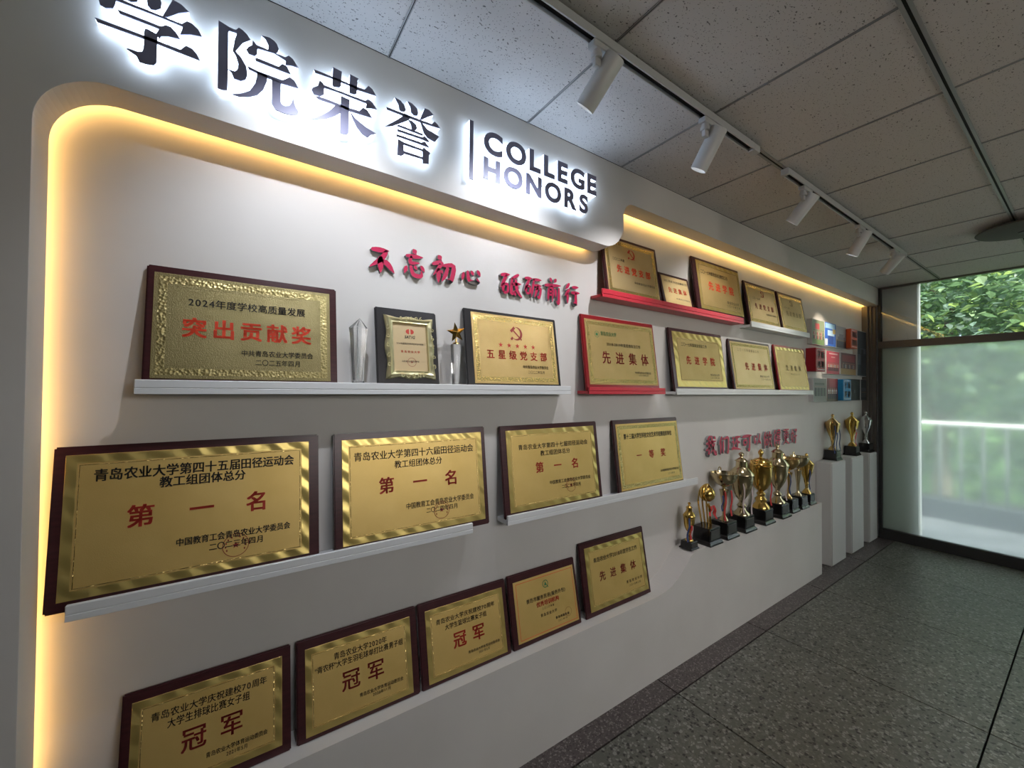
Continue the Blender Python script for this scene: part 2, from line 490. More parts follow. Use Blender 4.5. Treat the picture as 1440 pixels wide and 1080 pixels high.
SIGN = {
 '学': [
  [(-0.2976,2.4745),(-0.2090,2.4747),(-0.1852,2.4748),(-0.1375,2.4732),(-0.1259,2.4900),(-0.1138,2.4876),(-0.1034,2.4777),(-0.0970,2.4644),(-0.1817,2.4666),(-0.2106,2.4666),(-0.2937,2.4664)],
  [(-0.2587,2.5153),(-0.1772,2.5148),(-0.1677,2.5237),(-0.1580,2.5241),(-0.1472,2.5144),(-0.1383,2.5012),(-0.1629,2.4963),(-0.1768,2.4892),(-0.1784,2.4814),(-0.1872,2.4893),(-0.1805,2.5065),(-0.2546,2.5071)],
  [(-0.2085,2.4921),(-0.2026,2.4951),(-0.1855,2.4913),(-0.1834,2.4877),(-0.1838,2.4690),(-0.1844,2.4180),(-0.1894,2.4092),(-0.2046,2.4050),(-0.2171,2.4048),(-0.2231,2.4178),(-0.2404,2.4256),(-0.2380,2.4279),(-0.2200,2.4279),(-0.2117,2.4324),(-0.2094,2.4426),(-0.2090,2.4747)],
  [(-0.2591,2.5435),(-0.1358,2.5433),(-0.1251,2.5561),(-0.1149,2.5550),(-0.1016,2.5462),(-0.0938,2.5309),(-0.1181,2.5245),(-0.1390,2.5138),(-0.1334,2.5369),(-0.1741,2.5378),(-0.2614,2.5356),(-0.2631,2.5235),(-0.2665,2.5135),(-0.2790,2.5075),(-0.2890,2.5103),(-0.2915,2.5198),(-0.2870,2.5300),(-0.2756,2.5419),(-0.2727,2.5557),(-0.2686,2.5459)],
  [(-0.1547,2.5976),(-0.1375,2.5941),(-0.1218,2.5837),(-0.1426,2.5688),(-0.1637,2.5469),(-0.1750,2.5420)],
  [(-0.2127,2.6005),(-0.2060,2.6021),(-0.1836,2.5941),(-0.1768,2.5771),(-0.1779,2.5613),(-0.1881,2.5511),(-0.1967,2.5488),(-0.2036,2.5553),(-0.2056,2.5771)],
  [(-0.2534,2.5869),(-0.2486,2.5885),(-0.2273,2.5784),(-0.2205,2.5641),(-0.2236,2.5533),(-0.2334,2.5474),(-0.2415,2.5478),(-0.2451,2.5660)],
 ],
 '院': [
  [(-0.0582,2.5943),(-0.0336,2.5878),(-0.0324,2.5787),(-0.0357,2.5743),(-0.0348,2.4678),(-0.0355,2.4099),(-0.0477,2.4063),(-0.0576,2.4066),(-0.0581,2.5147)],
  [(-0.0336,2.5878),(-0.0189,2.5876),(-0.0122,2.5976),(-0.0029,2.5953),(0.0077,2.5880),(0.0161,2.5766),(-0.0024,2.5589),(-0.0185,2.5279),(-0.0052,2.5152),(0.0067,2.4954),(0.0100,2.4742),(0.0061,2.4583),(-0.0054,2.4490),(-0.0214,2.4488),(-0.0273,2.4629),(-0.0353,2.4690),(-0.0195,2.4698),(-0.0139,2.4774),(-0.0118,2.4952),(-0.0178,2.5148),(-0.0253,2.5252),(-0.0208,2.5609),(-0.0165,2.5785),(-0.0188,2.5793),(-0.0351,2.5774)],
  [(0.0420,2.6032),(0.0615,2.6068),(0.0740,2.6028),(0.0804,2.5972),(0.0856,2.5850),(0.0832,2.5736),(0.0745,2.5664),(0.0584,2.5673),(0.0594,2.5838),(0.0518,2.5975)],
  [(0.0305,2.5695),(0.0584,2.5694),(0.1024,2.5680),(0.1113,2.5773),(0.1230,2.5719),(0.1370,2.5528),(0.1207,2.5513),(0.1027,2.5453),(0.1038,2.5583),(0.0745,2.5664),(0.0330,2.5607),(0.0327,2.5448),(0.0262,2.5353),(0.0120,2.5348),(0.0060,2.5446),(0.0117,2.5559),(0.0198,2.5628),(0.0213,2.5787)],
  [(0.0274,2.5293),(0.0310,2.5325),(0.0863,2.5317),(0.0950,2.5458),(0.1079,2.5423),(0.1180,2.5231),(0.0877,2.5227),(0.0287,2.5228)],
  [(0.0101,2.4984),(0.0339,2.4951),(0.0631,2.4954),(0.0970,2.4964),(0.1147,2.5142),(0.1265,2.5090),(0.1387,2.4903),(0.0933,2.4854),(0.0682,2.4860),(0.0571,2.4854),(0.0126,2.4910)],
  [(0.0327,2.4931),(0.0582,2.4932),(0.0573,2.4753),(0.0491,2.4486),(0.0349,2.4267),(0.0137,2.4120),(-0.0094,2.4037),(-0.0253,2.4031),(-0.0026,2.4150),(0.0158,2.4300),(0.0285,2.4568),(0.0318,2.4755)],
  [(0.0694,2.4894),(0.0928,2.4881),(0.0920,2.4318),(0.0954,2.4243),(0.1044,2.4221),(0.1146,2.4277),(0.1210,2.4378),(0.1247,2.4543),(0.1275,2.4405),(0.1329,2.4277),(0.1402,2.4201),(0.1371,2.4098),(0.1228,2.4021),(0.0996,2.3994),(0.0794,2.4016),(0.0697,2.4167)],
 ],
 '荣': [
  [(0.1800,2.5678),(0.2331,2.5683),(0.2577,2.5679),(0.2840,2.5680),(0.3060,2.5680),(0.3309,2.5694),(0.3433,2.5875),(0.3562,2.5811),(0.3680,2.5641),(0.3061,2.5582),(0.2841,2.5616),(0.2578,2.5616),(0.2332,2.5616),(0.1835,2.5583)],
  [(0.2339,2.5997),(0.2604,2.5972),(0.2598,2.5892),(0.2579,2.5489),(0.2533,2.5426),(0.2370,2.5380),(0.2328,2.5417)],
  [(0.2848,2.6001),(0.3118,2.5972),(0.3082,2.5878),(0.3067,2.5455),(0.2990,2.5396),(0.2868,2.5383),(0.2836,2.5408)],
  [(0.1964,2.5407),(0.2055,2.5360),(0.2085,2.5311),(0.3338,2.5333),(0.3426,2.5428),(0.3567,2.5375),(0.3712,2.5195),(0.3544,2.5167),(0.3354,2.5090),(0.3377,2.5257),(0.2441,2.5252),(0.2097,2.5229),(0.2089,2.5014),(0.1977,2.4912),(0.1811,2.4896),(0.1743,2.5014),(0.1775,2.5089),(0.1917,2.5218)],
  [(0.1856,2.4865),(0.1978,2.4897),(0.2563,2.4897),(0.2850,2.4894),(0.3156,2.4919),(0.3266,2.5088),(0.3418,2.5037),(0.3553,2.4852),(0.3195,2.4817),(0.2851,2.4797),(0.2564,2.4821),(0.2424,2.4815),(0.1923,2.4807)],
  [(0.2583,2.5185),(0.2859,2.5165),(0.2837,2.4996),(0.2825,2.4067),(0.2789,2.4015),(0.2599,2.3971),(0.2570,2.4024)],
  [(0.2424,2.4815),(0.2588,2.4844),(0.2586,2.4639),(0.2428,2.4476),(0.2155,2.4273),(0.1745,2.4109),(0.2019,2.4327),(0.2243,2.4553)],
  [(0.2863,2.4801),(0.3049,2.4616),(0.3349,2.4471),(0.3696,2.4375),(0.3530,2.4274),(0.3429,2.4145),(0.3252,2.4199),(0.3076,2.4367),(0.2951,2.4578)],
 ],
 '誉': [
  [(0.4312,2.5856),(0.4512,2.5834),(0.4667,2.5705),(0.4711,2.5583),(0.4656,2.5492),(0.4544,2.5461),(0.4474,2.5488),(0.4444,2.5655)],
  [(0.4749,2.5914),(0.4935,2.5898),(0.5111,2.5787),(0.5148,2.5632),(0.5114,2.5533),(0.4998,2.5493),(0.4896,2.5560),(0.4865,2.5743)],
  [(0.5390,2.5919),(0.5555,2.5923),(0.5730,2.5805),(0.5498,2.5641),(0.5306,2.5472),(0.5217,2.5455)],
  [(0.4026,2.5408),(0.4713,2.5436),(0.5203,2.5441),(0.5682,2.5453),(0.5772,2.5589),(0.5896,2.5521),(0.5991,2.5411),(0.5683,2.5376),(0.5307,2.5353),(0.4629,2.5329),(0.4040,2.5332)],
  [(0.4629,2.5356),(0.4713,2.5436),(0.4884,2.5359),(0.4744,2.5206),(0.4466,2.5003),(0.4248,2.4838),(0.3981,2.4723),(0.4328,2.5046)],
  [(0.4785,2.5278),(0.4943,2.5283),(0.5088,2.5199),(0.5119,2.5083),(0.5062,2.4991),(0.4932,2.4957),(0.4887,2.5136)],
  [(0.5218,2.5390),(0.5307,2.5353),(0.5503,2.5199),(0.5963,2.5094),(0.5796,2.4839),(0.5506,2.4885),(0.5370,2.5006)],
  [(0.4453,2.4970),(0.5356,2.4973),(0.5327,2.4891),(0.4371,2.4898)],
  [(0.4419,2.4806),(0.5313,2.4843),(0.5401,2.4918),(0.5583,2.4797),(0.5553,2.4744),(0.5299,2.4753),(0.4414,2.4722)],
  [(0.4388,2.4616),(0.5271,2.4643),(0.5418,2.4724),(0.5586,2.4554),(0.4389,2.4540)],
  [(0.4439,2.4465),(0.4640,2.4427),(0.4651,2.3993),(0.4562,2.3922),(0.4424,2.3916)],
  [(0.4626,2.4422),(0.5362,2.4419),(0.5363,2.4343),(0.4641,2.4336)],
  [(0.5361,2.4504),(0.5633,2.4369),(0.5574,2.4277),(0.5562,2.3958),(0.5338,2.3913),(0.5327,2.4393)],
  [(0.4650,2.4117),(0.5351,2.4131),(0.5352,2.4060),(0.4650,2.4035)],
 ],
}
PLAQ = {
  'A': (-0.215, 0.2786, 0.06, 0.114, 1.581, 1.9308, (0.0168, 0.022, 0.028, 0.0209),
    [('2024年度学校高质量发展', 0.0919, 0.3968, 0.2539, 0.0251, 'k'),
     ('突出贡献奖', 0.0808, 0.4144, 0.1765, 0.0562, 'o'),
     ('中共青岛农业大学委员会', 0.2217, 0.4185, 0.1096, 0.0184, 'k'),
     ('二〇二五年四月', 0.2583, 0.3812, 0.0816, 0.0183, 'k')]),
  'B': (0.4112, 0.6515, 0.06, 0.114, 1.581, 1.8893, (0.02, 0.02, 0.025, 0.018),
    [('SATIG', 0.105, 0.1455, 0.203, 0.0113, 'I'),
     ('2024年度青岛市科学技术合作奖励', 0.0725, 0.1784, 0.1764, 0.0073, 'k'),
     ('青岛农业大学', 0.0887, 0.163, 0.1454, 0.0089, 'R'),
     ('山东省农业科技合作会', 0.091, 0.1587, 0.1084, 0.0072, 'k')]),
  'C': (0.7735, 1.2768, 0.06, 0.114, 1.581, 1.9288, (0.0345, 0.0169, 0.0305, 0.0138),
    [('五星级党支部', 0.0974, 0.4282, 0.1586, 0.0393, 'r'),
     ('中共青岛农业大学委员会', 0.283, 0.4311, 0.1082, 0.015, 'k'),
     ('二〇二二年五月', 0.3105, 0.4055, 0.0852, 0.0133, 'k')]),
  'D': (-0.3842, 0.2294, 0.06, 0.114, 1.025, 1.4291, (0.0223, 0.0298, 0.0256, 0.0224),
    [('青岛农业大学第四十五届田径运动会', 0.0752, 0.54, 0.3285, 0.0307, 'K'),
     ('教工组团体总分', 0.2072, 0.4089, 0.2956, 0.0287, 'K'),
     ('第一名', 0.1422, 0.4652, 0.2109, 0.0562, 'R'),
     ('中国教育工会青岛农业大学委员会', 0.2469, 0.5294, 0.1244, 0.0206, 'K'),
     ('二〇二三年四月', 0.322, 0.4562, 0.0969, 0.0195, 'K')]),
  'E': (0.276, 0.8814, 0.06, 0.114, 1.025, 1.4269, (0.0267, 0.0198, 0.0223, 0.0235),
    [('青岛农业大学第四十六届田径运动会', 0.0653, 0.5452, 0.3191, 0.0296, 'k'),
     ('教工组团体总分', 0.2096, 0.4017, 0.2803, 0.0269, 'k'),
     ('第一名', 0.15, 0.4645, 0.2077, 0.0557, 'R'),
     ('中国教育工会青岛农业大学委员会', 0.2486, 0.5355, 0.1228, 0.0216, 'k'),
     ('二〇二四年四月', 0.3267, 0.4602, 0.0954, 0.0188, 'k')]),
  'F': (0.9579, 1.5625, 0.06, 0.114, 1.025, 1.4238, (0.0308, 0.0251, 0.0224, 0.0224),
    [('青岛农业大学第四十七届田径运动会', 0.0925, 0.5261, 0.3004, 0.0235, 'k'),
     ('教工组团体总分', 0.2165, 0.4025, 0.266, 0.0235, 'k'),
     ('第一名', 0.1826, 0.4504, 0.2016, 0.0465, 'R'),
     ('中国教育工会青岛农业大学委员会', 0.2585, 0.5262, 0.1261, 0.0168, 'k'),
     ('二〇二五年四月', 0.3306, 0.4552, 0.0991, 0.0167, 'k')]),
  'G': (1.6829, 2.2736, 0.06, 0.114, 1.025, 1.4236, (0.0232, 0.008, 0.0201, 0.0233),
    [('第十三届大学生科技文化艺术节校赛组织单位', 0.0795, 0.516, 0.3075, 0.0285, 'K'),
     ('一等奖', 0.171, 0.4359, 0.197, 0.0441, 'R'),
     ('共青团青岛农业大学委员会', 0.3702, 0.5475, 0.0937, 0.0131, 'K'),
     ('二〇一八年六月', 0.4369, 0.5026, 0.0711, 0.0103, 'k')]),
  'H1': (-0.2465, 0.1553, 0.05, 0.114, 0.45, 0.7459, (0.0212, 0.0244, 0.0251, 0.0262),
    [('青岛农业大学庆祝建校70周年', 0.0612, 0.3365, 0.2244, 0.0207, 'k'),
     ('大学生排球比赛女子组', 0.0972, 0.2919, 0.197, 0.0224, 'k'),
     ('冠军', 0.1286, 0.2764, 0.1372, 0.057, 'd'),
     ('青岛农业大学体育运动委员会', 0.1864, 0.3382, 0.081, 0.013, 'k'),
     ('2021年5月', 0.234, 0.2868, 0.0645, 0.012, 'k')]),
  'H2': (0.1712, 0.58, 0.05, 0.114, 0.45, 0.7462, (0.0258, 0.0256, 0.0143, 0.0306),
    [('青岛农业大学2020年', 0.1129, 0.2947, 0.223, 0.0204, 'k'),
     ('“青农杯”大学生羽毛球单打比赛男子组', 0.0546, 0.3529, 0.1971, 0.0202, 'k'),
     ('冠军', 0.136, 0.282, 0.135, 0.0597, 'd'),
     ('青岛农业大学体育运动委员会', 0.193, 0.3474, 0.0758, 0.0123, 'k'),
     ('2020年11月', 0.2363, 0.3003, 0.0617, 0.0111, 'k')]),
  'H3': (0.5873, 0.9922, 0.05, 0.114, 0.45, 0.7462, (0.0286, 0.02, 0.0144, 0.0313),
    [('青岛农业大学庆祝建校70周年', 0.0696, 0.3417, 0.219, 0.0184, 'k'),
     ('大学生篮球比赛女子组', 0.1067, 0.2988, 0.1918, 0.0196, 'k'),
     ('冠军', 0.1382, 0.283, 0.1319, 0.0567, 'R'),
     ('青岛农业大学体育运动委员会', 0.1994, 0.3502, 0.0721, 0.0109, 'k'),
     ('2021年5月', 0.2464, 0.2991, 0.058, 0.0103, 'k')]),
  'H4': (1.0036, 1.407, 0.05, 0.114, 0.45, 0.749, (0.0279, 0.0162, 0.0207, 0.0328),
    [('青岛市服务贸易(服务外包)', 0.0885, 0.3223, 0.1768, 0.0178, 'k'),
     ('优秀培训机构', 0.1433, 0.278, 0.1495, 0.0207, 'R'),
     ('二〇二〇年度', 0.1726, 0.2449, 0.127, 0.0088, 'k'),
     ('青岛农业大学', 0.1602, 0.2584, 0.1007, 0.0132, 'k'),
     ('青岛市商务局', 0.2448, 0.3292, 0.0679, 0.0113, 'K'),
     ('二〇二一年一月', 0.2561, 0.3143, 0.0519, 0.0077, 'k')]),
  'H5': (1.438, 1.9436, 0.05, 0.114, 0.45, 0.805, (0.0354, 0.0178, 0.0245, 0.031),
    [('青岛农业大学2018年度学生工作', 0.0884, 0.4325, 0.2598, 0.0228, 'k'),
     ('先进集体', 0.1183, 0.406, 0.1759, 0.0448, 'd'),
     ('青岛农业大学', 0.3136, 0.4427, 0.102, 0.014, 'k'),
     ('二〇一九年三月', 0.3322, 0.4253, 0.0807, 0.0105, 'k')]),
  'R1': (1.5836, 2.0569, 0.06, 0.114, 2.078, 2.4328, (0.02, 0.02, 0.025, 0.018),
    [('二〇二二年度', 0.0746, 0.1714, 0.2247, 0.0153, 'K'),
     ('先进党支部', 0.0996, 0.3886, 0.1724, 0.0434, 'o'),
     ('中共青岛农业大学委员会', 0.2362, 0.4153, 0.1094, 0.0132, 'k')]),
  'R2': (2.0812, 2.3891, 0.06, 0.114, 2.078, 2.3074, (0.02, 0.02, 0.025, 0.018),
    [('2021年度学院先进集体工作', 0.0389, 0.2783, 0.1846, 0.0153, 'k'),
     ('先进集体', 0.0659, 0.2563, 0.1262, 0.0352, 'o'),
     ('中共青岛农业大学委员会', 0.1307, 0.2734, 0.074, 0.011, 'k')]),
  'R3': (2.4267, 3.0266, 0.06, 0.114, 2.078, 2.4715, (0.0458, 0.008, 0.0464, 0.0179),
    [('二〇一七年度思想政治教育工作', 0.0863, 0.4268, 0.3048, 0.0266, 'k'),
     ('先进学院', 0.1621, 0.4886, 0.2172, 0.0586, 'o'),
     ('青岛农业大学', 0.3792, 0.5347, 0.1268, 0.0189, 'k'),
     ('二〇一八年三月', 0.3723, 0.5448, 0.101, 0.0161, 'k')]),
  'R4': (3.1006, 3.6151, 0.06, 0.114, 2.078, 2.4198, (0.02, 0.02, 0.025, 0.018),
    [('二〇一九年', 0.0969, 0.2178, 0.221, 0.0179, 'k'),
     ('先进党支部', 0.1173, 0.4238, 0.1594, 0.0422, 'd'),
     ('中共青岛农业大学委员会', 0.2778, 0.4508, 0.1073, 0.0134, 'k')]),
  'R5': (3.6388, 4.1349, 0.06, 0.114, 2.078, 2.4171, (0.02, 0.02, 0.025, 0.018),
    [('二〇一八年', 0.0884, 0.1927, 0.2129, 0.0163, 'k'),
     ('先进党支部', 0.1159, 0.4061, 0.1655, 0.0397, 'b')]),
  'S1': (1.4428, 2.0336, 0.06, 0.114, 1.581, 1.98, (0.0243, 0.0125, 0.0351, 0.0224),
    [('青岛农业大学', 0.1332, 0.2575, 0.3086, 0.0218, 'g'),
     ('2018-2019年度思想政治工作', 0.1723, 0.4506, 0.2536, 0.0182, 'k'),
     ('先进集体', 0.1284, 0.5101, 0.179, 0.064, 'd'),
     ('中共青岛农业大学委员会', 0.3795, 0.5206, 0.1051, 0.0123, 'k'),
     ('二〇一九年九月', 0.4106, 0.4942, 0.0907, 0.0098, 'k')]),
  'S2': (2.1793, 2.7946, 0.06, 0.114, 1.581, 1.9802, (0.035, 0.0138, 0.0315, 0.0213),
    [('二〇一七年度就业创业工作', 0.1153, 0.408, 0.303, 0.0215, 'k'),
     ('先进学院', 0.1525, 0.4851, 0.2019, 0.0525, 'R'),
     ('青岛农业大学', 0.4108, 0.5209, 0.1133, 0.0146, 'k'),
     ('二〇一八年三月', 0.4062, 0.516, 0.0939, 0.0116, 'k')]),
  'S3': (2.8826, 3.5122, 0.06, 0.114, 1.581, 1.9659, (0.02, 0.02, 0.025, 0.018),
    [('二〇一六年度就业工作', 0.1094, 0.4331, 0.3134, 0.0199, 'b'),
     ('先进集体', 0.1909, 0.539, 0.1925, 0.0554, 'R'),
     ('青岛农业大学', 0.4005, 0.5457, 0.1216, 0.0168, 'k'),
     ('二〇一七年三月', 0.4072, 0.5587, 0.0996, 0.014, 'k')]),
  'S4': (3.5868, 4.1796, 0.06, 0.114, 1.581, 1.9735, (0.02, 0.02, 0.025, 0.018),
    [('先进集体', 0.168, 0.4596, 0.2055, 0.0435, 'b'),
     ('青岛农业大学', 0.2441, 0.4122, 0.1555, 0.0155, 'b')]),
}
# ------------------------------------------------------------------ the setting
XE = 5.86            # plane of the glazed end
ZC = 2.739           # ceiling height
XB, YR = -3.6, -3.5  # far ends of the corridor behind / beside the camera
YW = 0.13            # recessed back of the display niche

# floor: terrazzo slabs with dark divider strips
bm = bmesh.new(); box(bm, XB, 9.2, YR, 0.3, -0.12, -0.018)
floor = struct(finish('floor', bm, m_dark))
xs = [XB, -2.07, -1.07, -0.07, 0.93, 1.93, 2.92, 3.91, 4.90, 5.90]
ys = [-0.124, -1.08, -2.06, -3.04, YR]
def slab(name, x0, x1, y0, y1, m):
    b = bmesh.new()
    box(b, x0 + 0.004, x1 - 0.004, y0 + 0.004, y1 - 0.004, -0.018, 0.0)
    return finish(name, b, m, floor)
for a, b in zip(xs, xs[1:]):
    slab('border_slab', a, b, -0.124, 0.13, m_terrb)
    for c, d in zip(ys, ys[1:]):
        slab('terrazzo_slab', a, b, d, c, m_terr)

# honours wall: back board of the niche + cut-out front panel
bm = bmesh.new(); box(bm, XB, XE, YW, YW + 0.12, 0, ZC)
wall_left = struct(finish('wall_left', bm, m_wall))
def arc(cx, cz, r, a0, a1, n=14):
    return [(cx + r * math.cos(math.radians(a0 + (a1 - a0) * i / n)), cz + r * math.sin(math.radians(a0 + (a1 - a0) * i / n))) for i in range(n + 1)]
SOF, STEP, JX, LED1, LED2 = 2.318, 2.566, -0.402, 0.450, 0.620
def scurve():
    P = [(2.36, LED2), (2.30, 0.616), (2.25, 0.600), (2.21, 0.565), (2.15, 0.520), (2.10, 0.490), (2.04, 0.466), (1.97, 0.455), (1.90, LED1)]
    return [(p.x, p.y) for p in smoothpts([(a, b, 0) for a, b in P], 3)]
opening = ([(4.235, LED2)] + scurve() + arc(JX + 0.10, LED1 + 0.10, 0.10, 270, 180, 8)
           + arc(JX + 0.135, SOF + 0.02 - 0.135, 0.135, 180, 90)
           + [(0.4, SOF + 0.012), (1.0, SOF - 0.002)]
           + arc(1.50, SOF - 0.010 + 0.14, 0.14, 270, 360)
           + arc(1.64 + 0.075, STEP - 0.075, 0.075, 180, 90, 8)[0:]
           + [(XE, STEP - 0.015)])
outline = [(XB, 0.0), (4.235, 0.0)] + opening + [(XE, ZC), (XB, ZC)]
bm = bmesh.new()
prism_xz(bm, outline, 0.0, 0.10)
fp = finish('front_panel', bm, m_wall, wall_left)
bv = fp.modifiers.new('bevel', 'BEVEL'); bv.width = 0.004; bv.segments = 2; bv.limit_method = 'ANGLE'; bv.angle_limit = math.radians(60)
# block under the lower ledge reaches back to the niche wall
low = [(XB, 0.0), (4.235, 0.0), (4.235, LED2 - 0.0005)] + [(x, z - 0.0005) for x, z in scurve()] + [(XB, LED1 - 0.0005)]
bm = bmesh.new(); prism_xz(bm, low, 0.095, YW + 0.002)
finish('ledge_block', bm, m_wall, wall_left)

# warm LED strip hidden behind the lip of the cut-out
led_path = [(JX - 0.022, 0.60), (JX - 0.022, 2.15)] + arc(JX + 0.135, SOF + 0.02 - 0.135, 0.157, 180, 90, 10) + [(0.4, SOF + 0.034), (1.0, SOF + 0.020), (1.49, SOF + 0.012)]
led2 = [(1.72, STEP + 0.018), (XE - 0.02, STEP + 0.006)]
def led_strip(path, label, m=m_led):
    b = bmesh.new()
    n = len(path)
    vs = []
    for i, p in enumerate(path):
        q0, q1 = Vector((*path[max(i - 1, 0)], 0)), Vector((*path[min(i + 1, n - 1)], 0))
        d = (q1 - q0).normalized(); nr = Vector((-d.y, d.x, 0))
        row = []
        for s in (-0.004, 0.004):
            for y in (0.1005, 0.1035):
                row.append(b.verts.new((p[0] + nr.x * s, y, p[1] + nr.y * s)))
        vs.append(row)
    for a, c in zip(vs, vs[1:]):
        for q in ((0, 1), (1, 3), (3, 2), (2, 0)):
            b.faces.new((a[q[0]], a[q[1]], c[q[1]], c[q[0]]))
    return tag(finish('led_strip', b, m), label, 'light strip')
led_strip(led_path, 'warm glowing light strip tucked behind the left side and lower soffit of the niche')
led_strip(led2, 'warm glowing light strip behind the higher soffit running to the window', m_led2)

# other walls
bm = bmesh.new()
box(bm, XB, 0.6, YR - 0.12, YR, 0, ZC); box(bm, 2.9, XE, YR - 0.12, YR, 0, ZC)
box(bm, 0.6, 2.9, YR - 0.12, YR, 0, 1.7); box(bm, 0.6, 2.9, YR - 0.12, YR, 2.5, ZC)
struct(finish('wall_right', bm, m_room))
bm = bmesh.new(); box(bm, XB - 0.12, XB, YR, YW, 0, ZC)
struct(finish('wall_back', bm, m_room))
bm = bmesh.new()
for x in (0.6, 1.72, 2.84):
    box(bm, x, x + 0.06, YR - 0.05, YR, 1.7, 2.5)
box(bm, 0.6, 2.9, YR - 0.05, YR, 1.7, 1.75); box(bm, 0.6, 2.9, YR - 0.05, YR, 2.45, 2.5)
struct(finish('fill_window', bm, m_metal))  # unseen window, placed and sized to suit the added fill light

# ceiling: mineral tiles in a grooved grid
bm = bmesh.new(); box(bm, XB - 0.12, XE + 0.1, YR - 0.12, YW + 0.12, ZC + 0.015, ZC + 0.12)
ceiling = struct(finish('ceiling', bm, m_dark))
cx = [0.418 + 0.6 * k for k in range(-7, 10)] + [XE]
cx = [XB] + [x for x in cx if x > XB]
cy = [0.0, -0.470, -1.070, -1.670, -2.270, -2.870, -3.47]
tile_me = {}
for i in range(len(cx) - 1):
    for j in range(len(cy) - 1):
        w, d = cx[i + 1] - cx[i], cy[j] - cy[j + 1]
        if w < 0.06:
            continue
        key = (round(w, 3), round(d, 3))
        if key not in tile_me:
            b = bmesh.new(); box(b, -w / 2 + 0.0015, w / 2 - 0.0015, -d / 2 + 0.002, d / 2 - 0.002, 0, 0.014)
            tile_me[key] = finish('ceiling_tile', b, m_tile, ceiling)
            ob = tile_me[key]
        else:
            ob = share('ceiling_tile', tile_me[key].data, ceiling)
        ob.location = ((cx[i] + cx[i + 1]) / 2, (cy[j] + cy[j + 1]) / 2, ZC + random.uniform(0, 0.0012))
def tee(name, x0, x1, y0, y1, w, g, axis):
    b = bmesh.new()
    for s in (-1, 1):
        a0, a1 = sorted((s * g / 2, s * w / 2))
        if axis == 'x':
            box(b, x0, x1, y0 + a0, y0 + a1, ZC - 0.004, ZC + 0.001)
        else:
            box(b, x0 + a0, x0 + a1, y1, y0, ZC - 0.003, ZC + 0.001)
    if axis == 'x':
        box(b, x0, x1, y0 - g / 2, y0 + g / 2, ZC - 0.001, ZC + 0.002, mi=1)
    else:
        box(b, x0 - g / 2, x0 + g / 2, y1, y0, ZC - 0.0006, ZC + 0.002, mi=1)
    return finish(name, b, [m_tee, m_dark], ceiling)
for y in cy[1:]:
    tee('main_tee', XB, XE, y, y, 0.030, 0.009, 'x')
for x in cx[1:-1]:
    for a, b in zip(cy, cy[1:]):
        tee('cross_tee', x, x, a - 0.014 if a < -0.1 else a, b + 0.014, 0.009, 0.0034, 'y')

# glazed end of the corridor
bm = bmesh.new()
box(bm, XE - 0.03, XE + 0.03, YR, 0.0, 2.071, 2.146, bev=0.004)      # transom
box(bm, XE - 0.03, XE + 0.03, YR, 0.0, 0.0, 0.105, bev=0.004, mi=1)  # bottom rail
box(bm, XE - 0.03, XE + 0.03, YR, 0.0, ZC - 0.012, ZC + 0.01)
box(bm, XE - 0.025, XE + 0.03, -0.022, 0.004, 0.0, ZC, mi=1)
for y in (-2.0,):
    box(bm, XE - 0.03, XE + 0.03, y - 0.03, y + 0.03, 0.0, ZC, bev=0.003)
window_1 = struct(finish('window_1', bm, [m_metal, m_sill]))
m_pane = mat('clear_glass_pane', (0.93, 0.97, 0.95), 0.0, Transmission_Weight=1.0, IOR=1.45)
m_frost = bpy.data.materials.new('frosted_glass_pane'); m_frost.use_nodes = True
t_ = m_frost.node_tree; t_.nodes.clear()
o_ = t_.nodes.new('ShaderNodeOutputMaterial'); ms_ = t_.nodes.new('ShaderNodeMixShader')
g_ = t_.nodes.new('ShaderNodeBsdfGlass'); g_.inputs['Roughness'].default_value = 0.13; g_.inputs['IOR'].default_value = 1.45; g_.inputs['Color'].default_value = (0.95, 1.0, 0.955, 1)
tl_ = t_.nodes.new('ShaderNodeBsdfTranslucent'); tl_.inputs['Color'].default_value = (0.82, 0.90, 0.92, 1)
ms_.inputs[0].default_value = 0.20
t_.links.new(g_.outputs[0], ms_.inputs[1]); t_.links.new(tl_.outputs[0], ms_.inputs[2]); t_.links.new(ms_.outputs[0], o_.inputs[0])
for y0, y1 in ((-1.98, -0.02), (YR, -2.02)):
    bm = bmesh.new(); box(bm, XE - 0.004, XE + 0.004, y0, y1, 2.13, ZC)
    finish('clear_pane', bm, m_pane, window_1)
    bm = bmesh.new(); box(bm, XE - 0.004, XE + 0.004, y0, y1, 0.10, 2.08)
    finish('frosted_pane', bm, m_frost, window_1)
# bronze jamb post closing the niche at the window
bm = bmesh.new()
for a, b, y in ((5.785, 5.808, 0.075), (5.810, 5.832, 0.05), (5.834, 5.857, 0.02)):
    box(bm, a, b, y, YW, 0.0, STEP - 0.02, bev=0.003)
struct(finish('trim_1', bm, m_metal))

